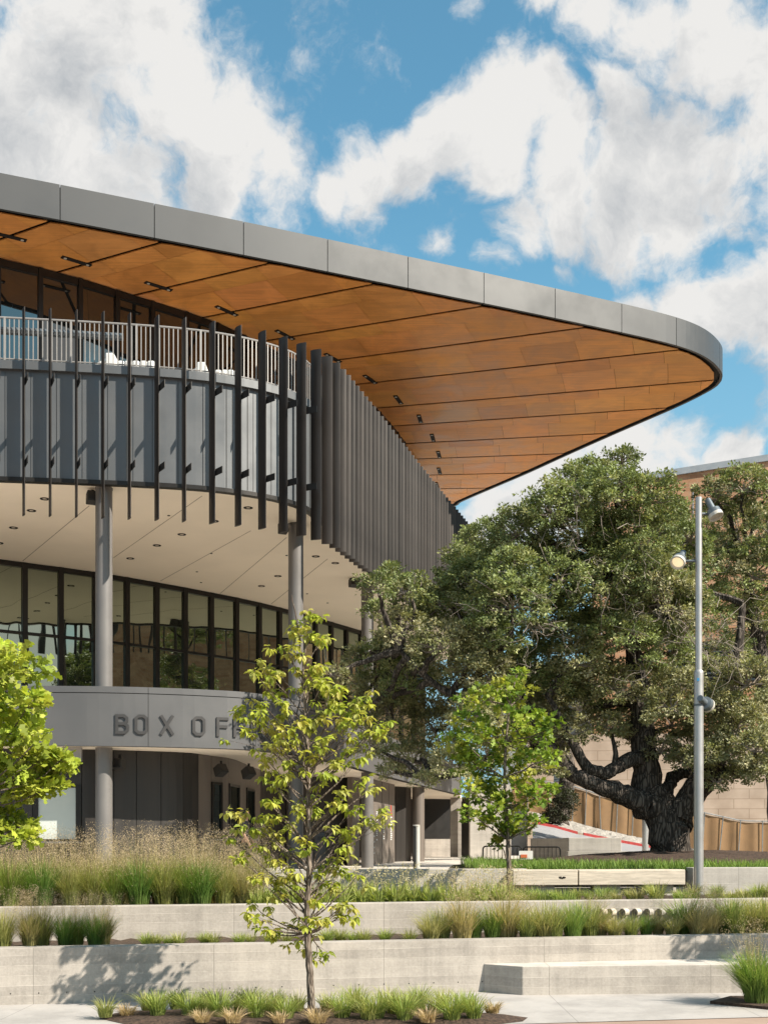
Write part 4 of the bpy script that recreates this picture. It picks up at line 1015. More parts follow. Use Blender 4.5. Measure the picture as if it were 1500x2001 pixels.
# ------------------------------------------------------------------ the person by the ticket windows
def person():
    px, Y = 479, 31.3; X = (px - CX) / F * Y; t_ = Vector((X, Y, GZ)); k = 1.0
    root = None
    def skin(name, verts, edges, m, parent, rootv=0, sub=2):
        me = bpy.data.meshes.new(name); me.from_pydata([tuple(Vector(v[:3]) + t_) for v in verts], edges, []); me.materials.append(m)
        o = bpy.data.objects.new(name, me); COL.objects.link(o)
        sk = o.modifiers.new('skin', 'SKIN'); sk.use_smooth_shade = True
        for i, v in enumerate(verts):
            r_ = v[3]; me.skin_vertices[0].data[i].radius = (r_, r_ if len(v) < 5 else v[4]); me.skin_vertices[0].data[i].use_root = (i == rootv)
        ss = o.modifiers.new('sub', 'SUBSURF'); ss.levels = sub; ss.render_levels = sub
        if parent is not None: hang(o, parent)
        return o
    # faces +X, weight on both feet, right arm (camera side) hanging a little forward
    V = [(0, 0, .95, .13), (0, 0, 1.12, .12), (0.01, 0, 1.32, .14), (0.0, 0, 1.46, .07), (.02, 0, 1.53, .052), (.035, 0, 1.60, .082), (.03, 0, 1.69, .088), (.025, 0, 1.75, .055),
         (.02, -.09, .86, .085), (.03, -.10, .50, .055), (0, -.10, .09, .040), (.16, -.11, .04, .032),
         (-.02, .09, .86, .085), (-.03, .10, .50, .055), (-.09, .10, .09, .040), (.07, .11, .04, .032),
         (0, -.17, 1.43, .058), (-.02, -.23, 1.15, .042), (.12, -.25, .93, .030), (.15, -.25, .86, .030),
         (0, .17, 1.43, .058), (-.02, .23, 1.15, .042), (.16, .22, .98, .030), (.20, .21, .91, .030),
         (.125, 0, 1.625, .018), (.03, -.085, 1.64, .016), (.03, .085, 1.64, .016)]
    E = [(0, 1), (1, 2), (2, 3), (3, 4), (4, 5), (5, 6), (6, 7), (0, 8), (8, 9), (9, 10), (10, 11), (0, 12), (12, 13), (13, 14), (14, 15), (2, 16), (16, 17), (17, 18), (18, 19), (2, 20), (20, 21), (21, 22), (22, 23), (5, 24), (5, 25), (5, 26)]
    base = len(V)
    for hx, hy, hz, root_i in ((.15, -.25, .86, 19), (.20, .21, .91, 23)):
        for f_, ln in ((-.030, .070), (-.010, .085), (.010, .080), (.030, .062)):
            i0 = len(V); V.append((hx + .012, hy + f_ * .8, hz - .055, .0095)); V.append((hx + .03, hy + f_, hz - .055 - ln * .6, .0085)); V.append((hx + .025, hy + f_, hz - .055 - ln, .0075))
            E += [(root_i, i0), (i0, i0 + 1), (i0 + 1, i0 + 2)]
        i0 = len(V); V.append((hx + .045, hy + .0, hz - .03, .010)); V.append((hx + .065, hy + .0, hz - .07, .009)); E += [(root_i, i0), (i0, i0 + 1)]
    body = skin('person', V, E, M_skin, None)
    tag(body, 'person in charcoal shirt and black trousers at the ticket windows', 'person')
    shirt = [(0, 0, .93, .165), (0, 0, 1.12, .155), (.01, 0, 1.33, .168), (0, 0, 1.47, .085), (0, -.18, 1.43, .08), (-.02, -.225, 1.20, .066), (0, .18, 1.43, .08), (-.02, .225, 1.20, .066)]
    skin('shirt', shirt, [(0, 1), (1, 2), (2, 3), (2, 4), (4, 5), (2, 6), (6, 7)], M_shirt, body)
    tr = [(0, 0, .97, .150), (.02, -.09, .86, .112), (.03, -.10, .50, .080), (0, -.10, .10, .068), (-.02, .09, .86, .112), (-.03, .10, .50, .080), (-.09, .10, .10, .068)]
    skin('trousers', tr, [(0, 1), (1, 2), (2, 3), (0, 4), (4, 5), (5, 6)], M_trouser, body)
    skin('hair', [(-.03, 0, 1.62, .072), (-.02, 0, 1.70, .098), (.04, 0, 1.755, .072), (.085, 0, 1.74, .04)], [(0, 1), (1, 2), (2, 3)], M_hair, body)
    for sy, dx in ((-.105, .08), (.105, -.01)):
        skin('shoe', [(dx - .10, sy, .045, .05), (dx + .02, sy, .045, .052), (dx + .12, sy, .035, .042)], [(0, 1), (1, 2)], M_trouser, body)
    b = MB()
    for sy in (-.03, .03): b.tube([t_ + Vector((.108, sy, 1.65)), t_ + Vector((.122, sy, 1.65))], .009, 8)
    b.build('eyes', M_hair, body)
    b = MB(); b.box(t_ + Vector((.108, 0, 1.575)), (.02, .045, .010)); b.build('mouth', M_red, body)
person()

# ------------------------------------------------------------------ vegetation
def leaf_cloud(name, m, parent, P, D, Nn, ln, wd, col, shape='diamond'):
    """many leaves in one mesh: P positions, D growth directions, Nn leaf normals, per-leaf length, width, colour"""
    if shape == 'diamond': T = np.array([(0, 0, 0), (.45, -.5, .05), (1, 0, -.05), (.45, .5, .05)]); FT = [(0, 1, 2, 3)]
    elif shape == 'ovate': T = np.array([(0, 0, 0), (.28, -.40, .10), (.62, -.46, .10), (1, 0, -.16), (.62, .46, .10), (.28, .40, .10), (.5, 0, -.02)]); FT = [(0, 1, 2, 6), (6, 2, 3), (6, 3, 4), (0, 6, 4, 5)]
    elif shape == 'lobed': T = np.array([(0, 0, 0), (.22, -.22, .05), (.30, -.10, 0), (.52, -.50, .06), (.60, -.18, 0), (.86, -.36, 0), (1, 0, -.1), (.86, .36, 0), (.60, .18, 0), (.52, .50, .06), (.30, .10, 0), (.22, .22, .05)]); FT = [(0, 1, 2, 10, 11), (2, 3, 4, 8, 9, 10), (4, 5, 6, 7, 8)]
    elif shape == 'palm': T = np.array([(0, 0, 0), (.10, -.42, .05), (.36, -.28, 0), (.52, -.55, .05), (.62, -.20, 0), (1, 0, -.1), (.62, .20, 0), (.52, .55, .05), (.36, .28, 0), (.10, .42, .05)]); FT = [(0, 1, 2, 8, 9), (2, 3, 4, 6, 7, 8), (4, 5, 6)]
    D = D / np.linalg.norm(D, axis=1, keepdims=True)
    Sd = np.cross(Nn, D); Sd /= np.linalg.norm(Sd, axis=1, keepdims=True) + 1e-9; W = np.cross(D, Sd)
    n = len(P); k = len(T)
    V = P[:, None, :] + T[None, :, 0, None] * (D * ln[:, None])[:, None, :] + T[None, :, 1, None] * (Sd * wd[:, None])[:, None, :] + T[None, :, 2, None] * (W * ln[:, None])[:, None, :]
    me = bpy.data.meshes.new(name)
    loops = []; starts = []; tot = []
    base = (np.arange(n) * k)
    per = sum(len(f) for f in FT)
    L_ = np.concatenate([np.array(f)[None, :] + base[:, None] for f in FT], axis=1).ravel()
    sizes = np.tile([len(f) for f in FT], n); st_ = np.concatenate([[0], np.cumsum(sizes)[:-1]])
    me.vertices.add(n * k); me.vertices.foreach_set('co', V.reshape(-1).astype(np.float32))
    me.loops.add(len(L_)); me.loops.foreach_set('vertex_index', L_.astype(np.int32))
    me.polygons.add(len(sizes)); me.polygons.foreach_set('loop_start', st_.astype(np.int32)); me.polygons.foreach_set('loop_total', sizes.astype(np.int32))
    me.materials.append(m)
    ca = me.color_attributes.new('Col', 'FLOAT_COLOR', 'POINT')
    ca.data.foreach_set('color', np.c_[np.repeat(np.clip(col, 0, 1), k, axis=0), np.ones(n * k)].astype(np.float32).ravel())
    me.update(calc_edges=True)
    o = bpy.data.objects.new(name, me); COL.objects.link(o)
    if parent is not None: hang(o, parent)
    return o
def unit(n): v = rng.normal(size=(n, 3)); return v / np.linalg.norm(v, axis=1, keepdims=True)
def crooked(a, b, n, amp, sag=0.0):
    a, b = Vector(a), Vector(b); L_ = (b - a).length; out = []
    off = Vector((0, 0, 0))
    for i in range(n + 1):
        t = i / n; w = math.sin(math.pi * t)
        off += Vector(rng.normal(size=3)) * amp * L_ / n
        out.append(a.lerp(b, t) + off * w + Vector((0, 0, sag * w * L_)))
    return out

def lobe_leaves(lobes, per_area, leaf_n, ln, pal, shell=.55, clus_r=.16, pal_low=None, z_low=None):
    """leaf clusters through the outer part of uneven lobes; lobes: (centre, radius xyz)"""
    Ps, Ds, Ns, Ls, Cs = [], [], [], [], []
    twigs = []
    for c, r in lobes:
        c = np.array(c); r = np.array(r)
        nc = max(6, int(per_area * (r[0] * r[2] + r[0] * r[1]) * 2))
        u = unit(nc); u[:, 2] = np.where(u[:, 2] < -.55, -u[:, 2], u[:, 2])
        ph = rng.uniform(0, 6.28, 4)
        bump_ = 1 + .16 * np.sin(5 * u[:, 0] + ph[0]) * np.sin(5 * u[:, 2] + ph[1]) + .12 * np.sin(9 * u[:, 1] + ph[2])
        rad = (shell + (1 - shell) * rng.random(nc) ** .5) * bump_
        cp = c + u * r * rad[:, None]
        tone = rng.normal(1.0, .16, nc); lobe_t = rng.normal(1, .10); pick = rng.integers(0, min(len(pal), len(pal_low or pal)), nc)
        cr = clus_r * rng.uniform(.6, 1.5, nc)
        m = leaf_n
        v = unit(nc * m).reshape(nc, m, 3) * (rng.random((nc, m, 1)) ** .5)
        v[:, :, 2] *= .6
        P = cp[:, None, :] + v * cr[:, None, None]
        D = v + u[:, None, :] * .5 + rng.normal(size=v.shape) * .5
        Nn = u[:, None, :] * .5 + np.array((0, 0, .7)) + rng.normal(size=v.shape) * .55
        lowk = pal_low is not None and c[2] < rng.uniform(*z_low)
        col = (np.array(pal_low if lowk else pal)[pick] * (tone * lobe_t)[:, None])[:, None, :] * rng.normal(1, .14, (nc, m, 1))
        Ps.append(P.reshape(-1, 3)); Ds.append(D.reshape(-1, 3)); Ns.append(Nn.reshape(-1, 3)); Ls.append(ln * rng.uniform(.65, 1.3, nc * m)); Cs.append(col.reshape(-1, 3))
        twigs.append((c, cp))
    return np.concatenate(Ps), np.concatenate(Ds), np.concatenate(Ns), np.concatenate(Ls), np.concatenate(Cs), twigs

def oak(name, label, base, limbs, lobes_px, Y, pal, bark, spread=2.2, density=9.0, leaf_n=34, leaf=.085, group='live oaks beside the arena', pal_low=None):
    t_ = thing(name, base, label, 'tree', group)
    tb = MB(); ends = []
    for pts, rad in limbs:
        P3 = [at(x, y, Y + dy) for x, y, dy in pts]; rr = [q_ / F * Y for q_ in rad]
        # refine with small wobble
        Q, RR = [], []
        for k in range(len(P3) - 1):
            for j in range(4):
                t = j / 4; Q.append(P3[k].lerp(P3[k + 1], t) + Vector(rng.normal(size=3)) * rr[k] * .10); RR.append((rr[k] * (1 - t) + rr[k + 1] * t) * random.uniform(.93, 1.08))
        Q.append(P3[-1]); RR.append(rr[-1]); tb.tube(Q, RR, 14); ends += Q[len(Q) // 3:]
    lobes = []
    for x, y, r_ in lobes_px:
        dy = rng.uniform(-spread, spread * .8); rr = r_ / F * Y
        c = at(x, y, Y) + Vector((0, dy, 0)); c = Vector((c.x * (Y + dy) / Y, c.y, CZ + (c.z - CZ) * (Y + dy) / Y))
        lobes.append((tuple(c), (rr, rr * 1.05, rr * .88)))
    P, D, Nn, Ls, Cs, tw = lobe_leaves(lobes, density, leaf_n, leaf, pal, pal_low=pal_low, z_low=(5.5, 8.5))
    leaf_cloud('crown', M_leaf_oak, t_, P, D, Nn, Ls, Ls * .55, Cs)
    bb = MB()
    for c, cp in tw:
        c = Vector(c); e = min(ends, key=lambda q_: (q_ - c).length)
        tb.tube(crooked(e, c, 6, .22), list(np.linspace(.10, .035, 7)), 6)
        for q_ in cp[rng.choice(len(cp), min(len(cp), 14), replace=False)]:
            bb.tube(crooked(c, q_, 4, .30), list(np.linspace(.026, .006, 5)), 4, cap=False)
    tb.build('trunk', bark, t_, smooth=True); bb.build('twigs', M_twig, t_)['kind'] = 'stuff'
    return t_
OY = 31.0
PAL_G = [(0.285, 0.338, 0.129), (0.235, 0.289, 0.114), (0.370, 0.389, 0.175), (0.192, 0.238, 0.094), (0.428, 0.401, 0.243)]
PAL_O = [(0.377, 0.370, 0.195), (0.312, 0.319, 0.156), (0.442, 0.416, 0.247), (0.260, 0.273, 0.124)]
main_limbs = [([(1316, 1692, 0), (1312, 1650, 0), (1304, 1610, 0), (1290, 1575, .1), (1266, 1545, .2), (1262, 1500, .2), (1258, 1450, .2), (1252, 1390, .3), (1246, 1320, .4), (1230, 1230, .2), (1210, 1130, 0)], [48, 38, 36, 34, 31, 27, 25, 22, 18, 13, 7]),
              ([(1280, 1578, 0), (1240, 1566, -.2), (1200, 1545, -.4), (1160, 1533, -.6), (1120, 1515, -.6), (1080, 1470, -.4), (1040, 1400, -.2), (1000, 1320, 0)], [30, 22, 18, 15, 14, 12, 9, 5]),
              ([(1256, 1480, 0), (1228, 1484, -.3), (1205, 1500, -.5), (1178, 1512, -.6), (1146, 1500, -.6), (1110, 1440, -.7), (1070, 1360, -.8)], [16, 14, 13, 12, 11, 8, 5]),
              ([(1316, 1610, 0), (1338, 1570, -.1), (1368, 1530, -.2), (1392, 1500, -.2), (1404, 1470, -.2), (1420, 1400, 0), (1440, 1300, .3), (1450, 1180, .5)], [32, 26, 24, 22, 18, 13, 10, 6]),
              ([(1300, 1560, .4), (1312, 1518, .5), (1330, 1512, .6), (1352, 1508, .6), (1372, 1500, .6)], [12, 13, 11, 9, 6]),
              ([(1392, 1500, -.2), (1420, 1505, -.5), (1452, 1508, -.8), (1480, 1495, -1), (1510, 1480, -1)], [14, 10, 9, 8, 6]),
              ([(1340, 1400, 0), (1390, 1352, -.4), (1420, 1336, -.5), (1450, 1310, -.5)], [10, 12, 9, 5])]
main_lobes = [(1165, 930, 46), (1215, 905, 36), (1130, 965, 60), (1200, 975, 70), (1080, 1005, 70), (1265, 985, 62), (1010, 1050, 72), (1140, 1060, 85), (950, 1075, 62), (1240, 1075, 85), (1310, 1020, 50), (900, 1110, 50),
              (1060, 1120, 80), (930, 1150, 75), (1000, 1190, 80), (1330, 1110, 70), (1180, 1160, 85), (1290, 1190, 80), (1100, 1215, 70), (870, 1180, 60), (1215, 1260, 75), (1130, 1300, 60), (1310, 1280, 70),
              (1350, 1210, 60), (1050, 1265, 55), (960, 1250, 60), (1060, 1190, 65), (1090, 1140, 60), (1140, 1245, 60), (1000, 1130, 62), (1040, 1310, 60), (1285, 1060, 62), (1265, 1140, 62), (1330, 1170, 52), (1240, 1205, 60), (1305, 1245, 52), (1180, 1090, 60), (1345, 1060, 40)]
low_lobes = [(1190, 1345, 62), (1260, 1340, 62), (1330, 1350, 60), (1225, 1415, 50), (1310, 1420, 55), (1380, 1410, 62), (1440, 1430, 66), (1490, 1400, 60), (1350, 1465, 40), (1420, 1485, 48), (1475, 1470, 45), (1170, 1400, 42), (1400, 1330, 55), (1460, 1340, 60), (1140, 1370, 45), (1395, 1530, 22), (1290, 1470, 32), (1225, 1445, 30), (1195, 1425, 34), (1340, 1490, 30), (1440, 1520, 30), (1490, 1510, 34), (1380, 1480, 36), (1405, 1380, 50), (1310, 1385, 50)]
left_lobes = [(735, 1150, 34), (765, 1130, 30), (800, 1160, 45), (740, 1200, 32), (850, 1200, 60), (790, 1240, 58), (700, 1290, 28), (745, 1290, 50), (860, 1270, 60), (920, 1290, 55), (720, 1350, 40), (800, 1330, 65), (880, 1350, 65), (960, 1330, 50),
              (700, 1400, 35), (770, 1410, 65), (850, 1430, 70), (930, 1410, 60), (1010, 1370, 55), (730, 1460, 40), (810, 1490, 50), (880, 1500, 48), (950, 1480, 50), (1060, 1400, 50), (1090, 1340, 50), (1100, 1440, 45), (1050, 1460, 45), (1075, 1500, 34), (830, 1530, 22), (770, 1510, 30), (650, 1320, 22)]
left_limbs = [([(1120, 1515, -.6), (1060, 1450, -.8), (1000, 1410, -1.2), (920, 1380, -1.5), (840, 1330, -1.6), (780, 1270, -1.6)], [14, 11, 9, 8, 6, 4]),
              ([(1020, 1420, -1), (950, 1490, -1.2), (890, 1515, -1.4), (830, 1522, -1.5)], [8, 7, 6, 4])]
oakA = oak('live_oak', 'huge old live oak with a forked dark trunk on the mulch mound', at(1316, 1675, OY), main_limbs + left_limbs, main_lobes + low_lobes + left_lobes, OY, PAL_G, M_bark_oak, density=38, leaf_n=38, leaf=.086, pal_low=PAL_O)
back_lobes = [(1060, 1400, 50), (1090, 1340, 55), (1100, 1440, 45), (1050, 1460, 45), (1075, 1500, 30), (1020, 1330, 55), (1130, 1390, 55), (1000, 1400, 50), (1150, 1330, 50)]
oakB = oak('live_oak', 'grey-olive live oak with a leaning trunk on the bank by the tan fence', at(1092, 1625, 54.5), [([(1088, 1628, 0), (1098, 1590, 0), (1104, 1540, 0), (1108, 1500, 0), (1100, 1450, 0), (1085, 1390, 0), (1070, 1330, 0)], [20, 17, 15, 14, 12, 9, 6])], back_lobes, 54.5, PAL_O, M_bark_oak, spread=2.0, density=14, leaf_n=30, leaf=.13)
shrub = thing('shrub', at(1096, 1625, 53), 'dark rounded shrub at the foot of the leaning oak on the bank', 'shrub')
P, D, Nn, Ls, Cs, tw = lobe_leaves([(tuple(at(1092, 1585, 53)), (.55, .5, .85)), (tuple(at(1108, 1570, 53)), (.5, .5, .6)), (tuple(at(1080, 1600, 53)), (.5, .5, .4))], 60, 30, .09, [(.05, .06, .03), (.09, .09, .06)])
leaf_cloud('leaves', M_leaf_oak, shrub, P, D, Nn, Ls, Ls * .55, Cs)
right_lobes = [(1400, 975, 50), (1450, 960, 55), (1500, 965, 60), (1380, 1040, 55), (1440, 1040, 70), (1500, 1050, 75), (1400, 1110, 60), (1470, 1130, 80), (1540, 1120, 80), (1400, 1190, 60), (1470, 1220, 75), (1540, 1230, 80), (1420, 1280, 50), (1500, 1300, 70), (1560, 1020, 70)]
oakC = oak('live_oak', 'live oak at the right edge rising against the brick building', at(1520, 1680, 40.0), [([(1530, 1690, 0), (1520, 1550, 0), (1500, 1400, 0), (1480, 1250, 0), (1450, 1100, 0)], [26, 22, 18, 14, 7])], right_lobes, 40.0, PAL_G, M_bark_oak, density=22, leaf_n=34, leaf=.10)
# bare grey twigs hanging in the crown gaps of the big oak
b = MB()
for cx_, cy_, n_ in ((1380, 1230, 40), (1130, 1060, 18), (1010, 1210, 34), (1300, 1220, 18), (1200, 1150, 12)):
    o_ = at(cx_, cy_, OY - 2.3)
    for k in range(n_):
        e = o_ + Vector(rng.normal(size=3)) * .55; s_ = e + Vector(rng.normal(size=3)) * .5
        b.tube(crooked(e, s_, 5, .35), list(np.linspace(.010, .003, 6)), 4, cap=False)
        for _ in range(2): m_ = e.lerp(s_, rng.uniform(.3, .8)); b.tube(crooked(m_, m_ + Vector(rng.normal(size=3)) * .25, 3, .25), list(np.linspace(.006, .002, 4)), 4, cap=False)
b.build('bare_twigs', M_twig, oakA)['kind'] = 'stuff'

# mulch mound and lawn beneath the oaks
b = MB(); cxm, cym = 8.2, 31.0; n = 48; rings = 10; pr = None
for i in range(rings + 1):
    f = i / rings; row = []
    for j in range(n):
        a = 2 * math.pi * j / n; r_ = f
        x = cxm + 6.0 * r_ * math.cos(a); y = cym + 4.2 * r_ * math.sin(a)
        row.append(b.vert((x, y, 1.50 + .50 * (1 - f * f) ** 1.0 + random.uniform(-.03, .03) * (1 if i < rings else 0))))
    if pr:
        for j in range(n): b.face((pr[j], row[j], row[(j + 1) % n], pr[(j + 1) % n]))
    pr = row
struct(b.build('mulch_mound', M_mulch))
b = MB()
lx0, lx1 = 1.9, 20.0; nX, nY = 60, 14; idx = []
for i in range(nX + 1):
    X = lx0 + (lx1 - lx0) * i / nX; ya = w3(X) + .28; yb = 37.0
    idx.append([b.vert((X, ya + (yb - ya) * j / nY, (1.64 - .30 * max(0, (j / nY - .55)) * 1.0) if i > 0 else GZ)) for j in range(nY + 1)])
for i in range(nX):
    for j in range(nY): b.face((idx[i][j], idx[i + 1][j], idx[i + 1][j + 1], idx[i][j + 1]))
struct(b.build('lawn_ground', M_lawn))

# ---- grasses
GREEN = (.23, .34, .065); YGREEN = (.42, .46, .13); TAN = (.60, .46, .26); DKGREEN = (.14, .27, .055); OLIVE = (.33, .33, .12)
def blades(n, h, spread, lean, wid, c_base, c_tip, var=.12, curl=.5, cen=(0, 0, 0)):
    """arching tapered blades (5-vertex strips): returns verts, faces, colours"""
    a = rng.uniform(0, 2 * np.pi, n); r0 = spread * np.sqrt(rng.random(n)) * .5
    hh = h * rng.uniform(.55, 1.1, n); le = lean * rng.uniform(.1, 1.0, n) * hh
    a2 = a + rng.normal(0, .5, n)
    base = np.c_[r0 * np.cos(a), r0 * np.sin(a), np.zeros(n)] + np.array(cen)
    d = np.c_[np.cos(a2), np.sin(a2), np.zeros(n)]
    sd = np.c_[-np.sin(a2 + rng.normal(0, .8, n)), np.cos(a2), np.zeros(n)]; sd /= np.linalg.norm(sd, axis=1, keepdims=True)
    w = wid * rng.uniform(.6, 1.3, n); hz = hh * (1 - curl * rng.random(n) * lean * .6)
    def pt(t): return base + d * (le * t ** 2.0)[:, None] + np.c_[np.zeros(n), np.zeros(n), hz * (t - (.28 * (le / hh)) * t ** 3) if np.isscalar(t) else 0]
    p1, p2, tip = pt(.38), pt(.74), pt(1.0)
    V = np.stack([base - sd * w[:, None] * .5, base + sd * w[:, None] * .5, p1 + sd * w[:, None] * .5, p1 - sd * w[:, None] * .5, p2 + sd * w[:, None] * .36, p2 - sd * w[:, None] * .36, tip], axis=1)
    cb, ct = np.array(c_base), np.array(c_tip); k = rng.normal(1, var, (n, 1)); mx = np.clip(rng.normal(.5, .3, (n, 1)), 0, 1)
    c1 = (cb * (1 - .35 * mx) + ct * .35 * mx) * k; c2 = (cb * (1 - .8 * mx) + ct * .8 * mx) * k; c0 = (cb * .75 + np.array(TAN) * .2) * k
    C = np.stack([c0, c0, c1, c1, c2, c2, (cb * (1 - mx) + ct * mx) * k], axis=1)
    return V, C, tip, d
def grass_mesh(name, V, C, extra=None):
    n = len(V); k = 7
    me = bpy.data.meshes.new(name)
    base = np.arange(n) * k
    L_ = np.concatenate([base[:, None] + np.array([[0, 1, 2, 3]]), base[:, None] + np.array([[3, 2, 4, 5]]), base[:, None] + np.array([[5, 4, 6]])], axis=1).ravel(); sizes = np.tile([4, 4, 3], n)
    VV = V.reshape(-1, 3); CC = C.reshape(-1, 3)
    if extra is not None:
        EV, EC = extra; m = len(EV); o = len(VV); L2 = (o + np.arange(m * 3)); L_ = np.concatenate([L_, L2]); sizes = np.concatenate([sizes, np.full(m, 3)])
        VV = np.concatenate([VV, EV.reshape(-1, 3)]); CC = np.concatenate([CC, EC.reshape(-1, 3)])
    st_ = np.concatenate([[0], np.cumsum(sizes)[:-1]])
    me.vertices.add(len(VV)); me.vertices.foreach_set('co', VV.astype(np.float32).ravel())
    me.loops.add(len(L_)); me.loops.foreach_set('vertex_index', L_.astype(np.int32))
    me.polygons.add(len(sizes)); me.polygons.foreach_set('loop_start', st_.astype(np.int32)); me.polygons.foreach_set('loop_total', sizes.astype(np.int32))
    me.materials.append(M_blade)
    ca = me.color_attributes.new('Col', 'FLOAT_COLOR', 'POINT'); ca.data.foreach_set('color', np.c_[np.clip(CC, 0, 1), np.ones(len(CC))].astype(np.float32).ravel())
    me.update(calc_edges=True); return me
def seedheads(tips, n_per, size, col, spread_z, spread_r):
    m = len(tips) * n_per
    c = np.repeat(tips, n_per, axis=0) + np.c_[rng.normal(0, spread_r, m), rng.normal(0, spread_r, m), -np.abs(rng.normal(0, spread_z, m)) + .04]
    d = unit(m) * size * rng.uniform(.6, 1.4, (m, 1)); e = unit(m) * size * .45
    EV = np.stack([c - d, c + d, c + e], axis=1); EC = np.repeat((np.array(col) * rng.normal(1, .18, (m, 1)))[:, None, :], 3, axis=1)
    return EV, EC
def feather(base_c, tip_c, h=.80, n=560, plume=True, lean=.72, spread=.26):
    h = h * 1.06
    V, C, tip, d = blades(n, h, spread, lean, .0085, base_c, tip_c)
    ex = None
    if plume:
        V2, C2, tip2, d2 = blades(80, h * 1.34, spread * .9, .40, .0042, OLIVE, TAN, curl=.1)
        V = np.concatenate([V, V2]); C = np.concatenate([C, C2]); ex = seedheads(tip2, 26, .0125, (.62, .49, .33), .13, .035)
    return grass_mesh('grass_blades', V, C, ex)
ME_TALL = [feather(GREEN, YGREEN), feather(DKGREEN, (.26, .38, .09), .78), feather((.32, .37, .10), (.56, .50, .22), .82), feather(OLIVE, TAN, .80)]
ME_TALLB = [feather(OLIVE, (.50, .44, .20), .84), feather((.34, .36, .12), TAN, .88)]
ME_MID = [feather((.40, .40, .15), (.66, .57, .28), .60, 380, False, .85, .22), feather((.20, .34, .07), (.42, .48, .15), .60, 400, False, .75, .22), feather((.52, .45, .19), (.74, .60, .36), .62, 380, True, .78, .22), feather((.30, .37, .11), (.60, .56, .24), .62, 400, False, .85, .22)]
ME_LOW = [feather((.24, .34, .075), (.52, .54, .16), .40, 220, False, 1.0, .17), feather((.27, .33, .085), (.62, .56, .24), .36, 200, False, 1.0, .18), feather((.34, .35, .13), (.66, .56, .30), .30, 140, False, 1.0, .18)]
ME_DRY = [feather((.52, .39, .22), (.68, .53, .34), .24, 200, False, 1.3, .18)]
ME_TURF = [feather((.25, .36, .075), (.46, .50, .16), .30, 260, False, .9, .42), feather((.33, .37, .10), (.56, .50, .20), .27, 240, False, 1.0, .42)]
ME_BUSH = [feather((.16, .29, .055), (.42, .50, .14), .80, 1700, True, .85, .32)]
def seaoat():
    V, C, tip, d = blades(46, .42, .18, .5, .020, (.33, .41, .10), (.54, .58, .20), curl=.5)
    V2, C2, tip2, d2 = blades(16, .60, .16, .35, .006, (.36, .36, .14), (.60, .50, .28), curl=.2)
    ex = seedheads(tip2, 7, .026, (.66, .58, .34), .05, .035)
    V3, C3, _, _ = blades(60, .30, .22, .9, .026, (.27, .37, .08), (.58, .58, .20), curl=.8)
    return grass_mesh('leaf_blades', np.concatenate([V, V2, V3]), np.concatenate([C, C2, C3]), ex)
ME_OAT = [seaoat(), seaoat(), seaoat()]
def place(me, X, Y, z, s=1.0, name='grass_clump'):
    o = bpy.data.objects.new(name, me); COL.objects.link(o); o.location = (X, Y, z); o.rotation_euler = (0, 0, random.uniform(0, 6.28)); o.scale = (s * random.uniform(.92, 1.08), s * random.uniform(.92, 1.08), s)
    return o
def bed(items, zs, look, where, cat, group, name='grass_clump'):
    items = sorted(items, key=lambda q_: q_[0])
    for k, (px, Y, me, s) in enumerate(items):
        o = place(me, (px - CX) / F * Y, Y, zs, s, name)
        lk = look(me) if callable(look) else look
        tag(o, f'{lk} {where}, {nth(k)}', cat, group)
def lk_tall(me):
    return {0: 'fresh green feathery grass clump', 1: 'deep green feathery grass clump', 2: 'yellow-green feathery grass clump', 3: 'tan olive feathery grass clump'}[ME_TALL.index(me)] if me in ME_TALL else 'pale seeding grass clump'
row2 = lambda px, off: (19.70 + off) / (1 - .21 * (px - CX) / F)
row1 = lambda px, off: (17.43 + off) / (1 - .21 * (px - CX) / F)
bed([(px, row2(px, .72 + random.uniform(-.08, .1)), ME_TALL[i], s) for px, i, s in ((-30, 2, 1.1), (18, 0, 1.12), (82, 1, 1.15), (140, 2, .95), (185, 2, 1.0), (222, 0, .95), (272, 1, 1.15), (322, 2, 1.1), (366, 0, 1.05), (394, 1, 1.14), (438, 2, .92), (476, 3, .9))],
    1.17, lk_tall, 'in front row of the upper planter', 'grass', 'feathery grasses in the front row of the upper planter')
bed([(px, row2(px, 1.75 + random.uniform(-.15, .25)), ME_TALLB[i % 2], random.uniform(.98, 1.14)) for i, px in enumerate(range(-20, 500, 37))],
    1.17, 'tall tan-plumed grass clump', 'in back row of the upper planter', 'grass', 'tan-plumed grasses in the back row of the upper planter')
bed([(px, row1(px, .62 + random.uniform(-.1, .15)), ME_TALL[i], s) for px, i, s in ((5, 2, .78), (60, 3, .78), (82, 2, .78), (128, 1, .72), (150, 0, .70), (188, 1, .74), (202, 3, .7))],
    .71, lk_tall, 'at left end of the lower planter', 'grass', 'tall grasses at the left end of the lower planter')
bed([(px, row1(px, .55 + random.uniform(-.1, .25)), ME_LOW[i % 2], random.uniform(.55, .8)) for i, px in enumerate((285, 305, 330, 350, 400, 418, 468, 490, 530, 560, 640, 665, 690, 712, 752, 800))],
    .71, 'short wispy grass tuft', 'along the middle of the lower planter', 'grass', 'short tufts along the middle of the lower planter')
def lk_mid(me): return ['olive grass clump', 'dark green grass clump', 'straw-tipped grass clump', 'grey-green grass clump'][ME_MID.index(me)]
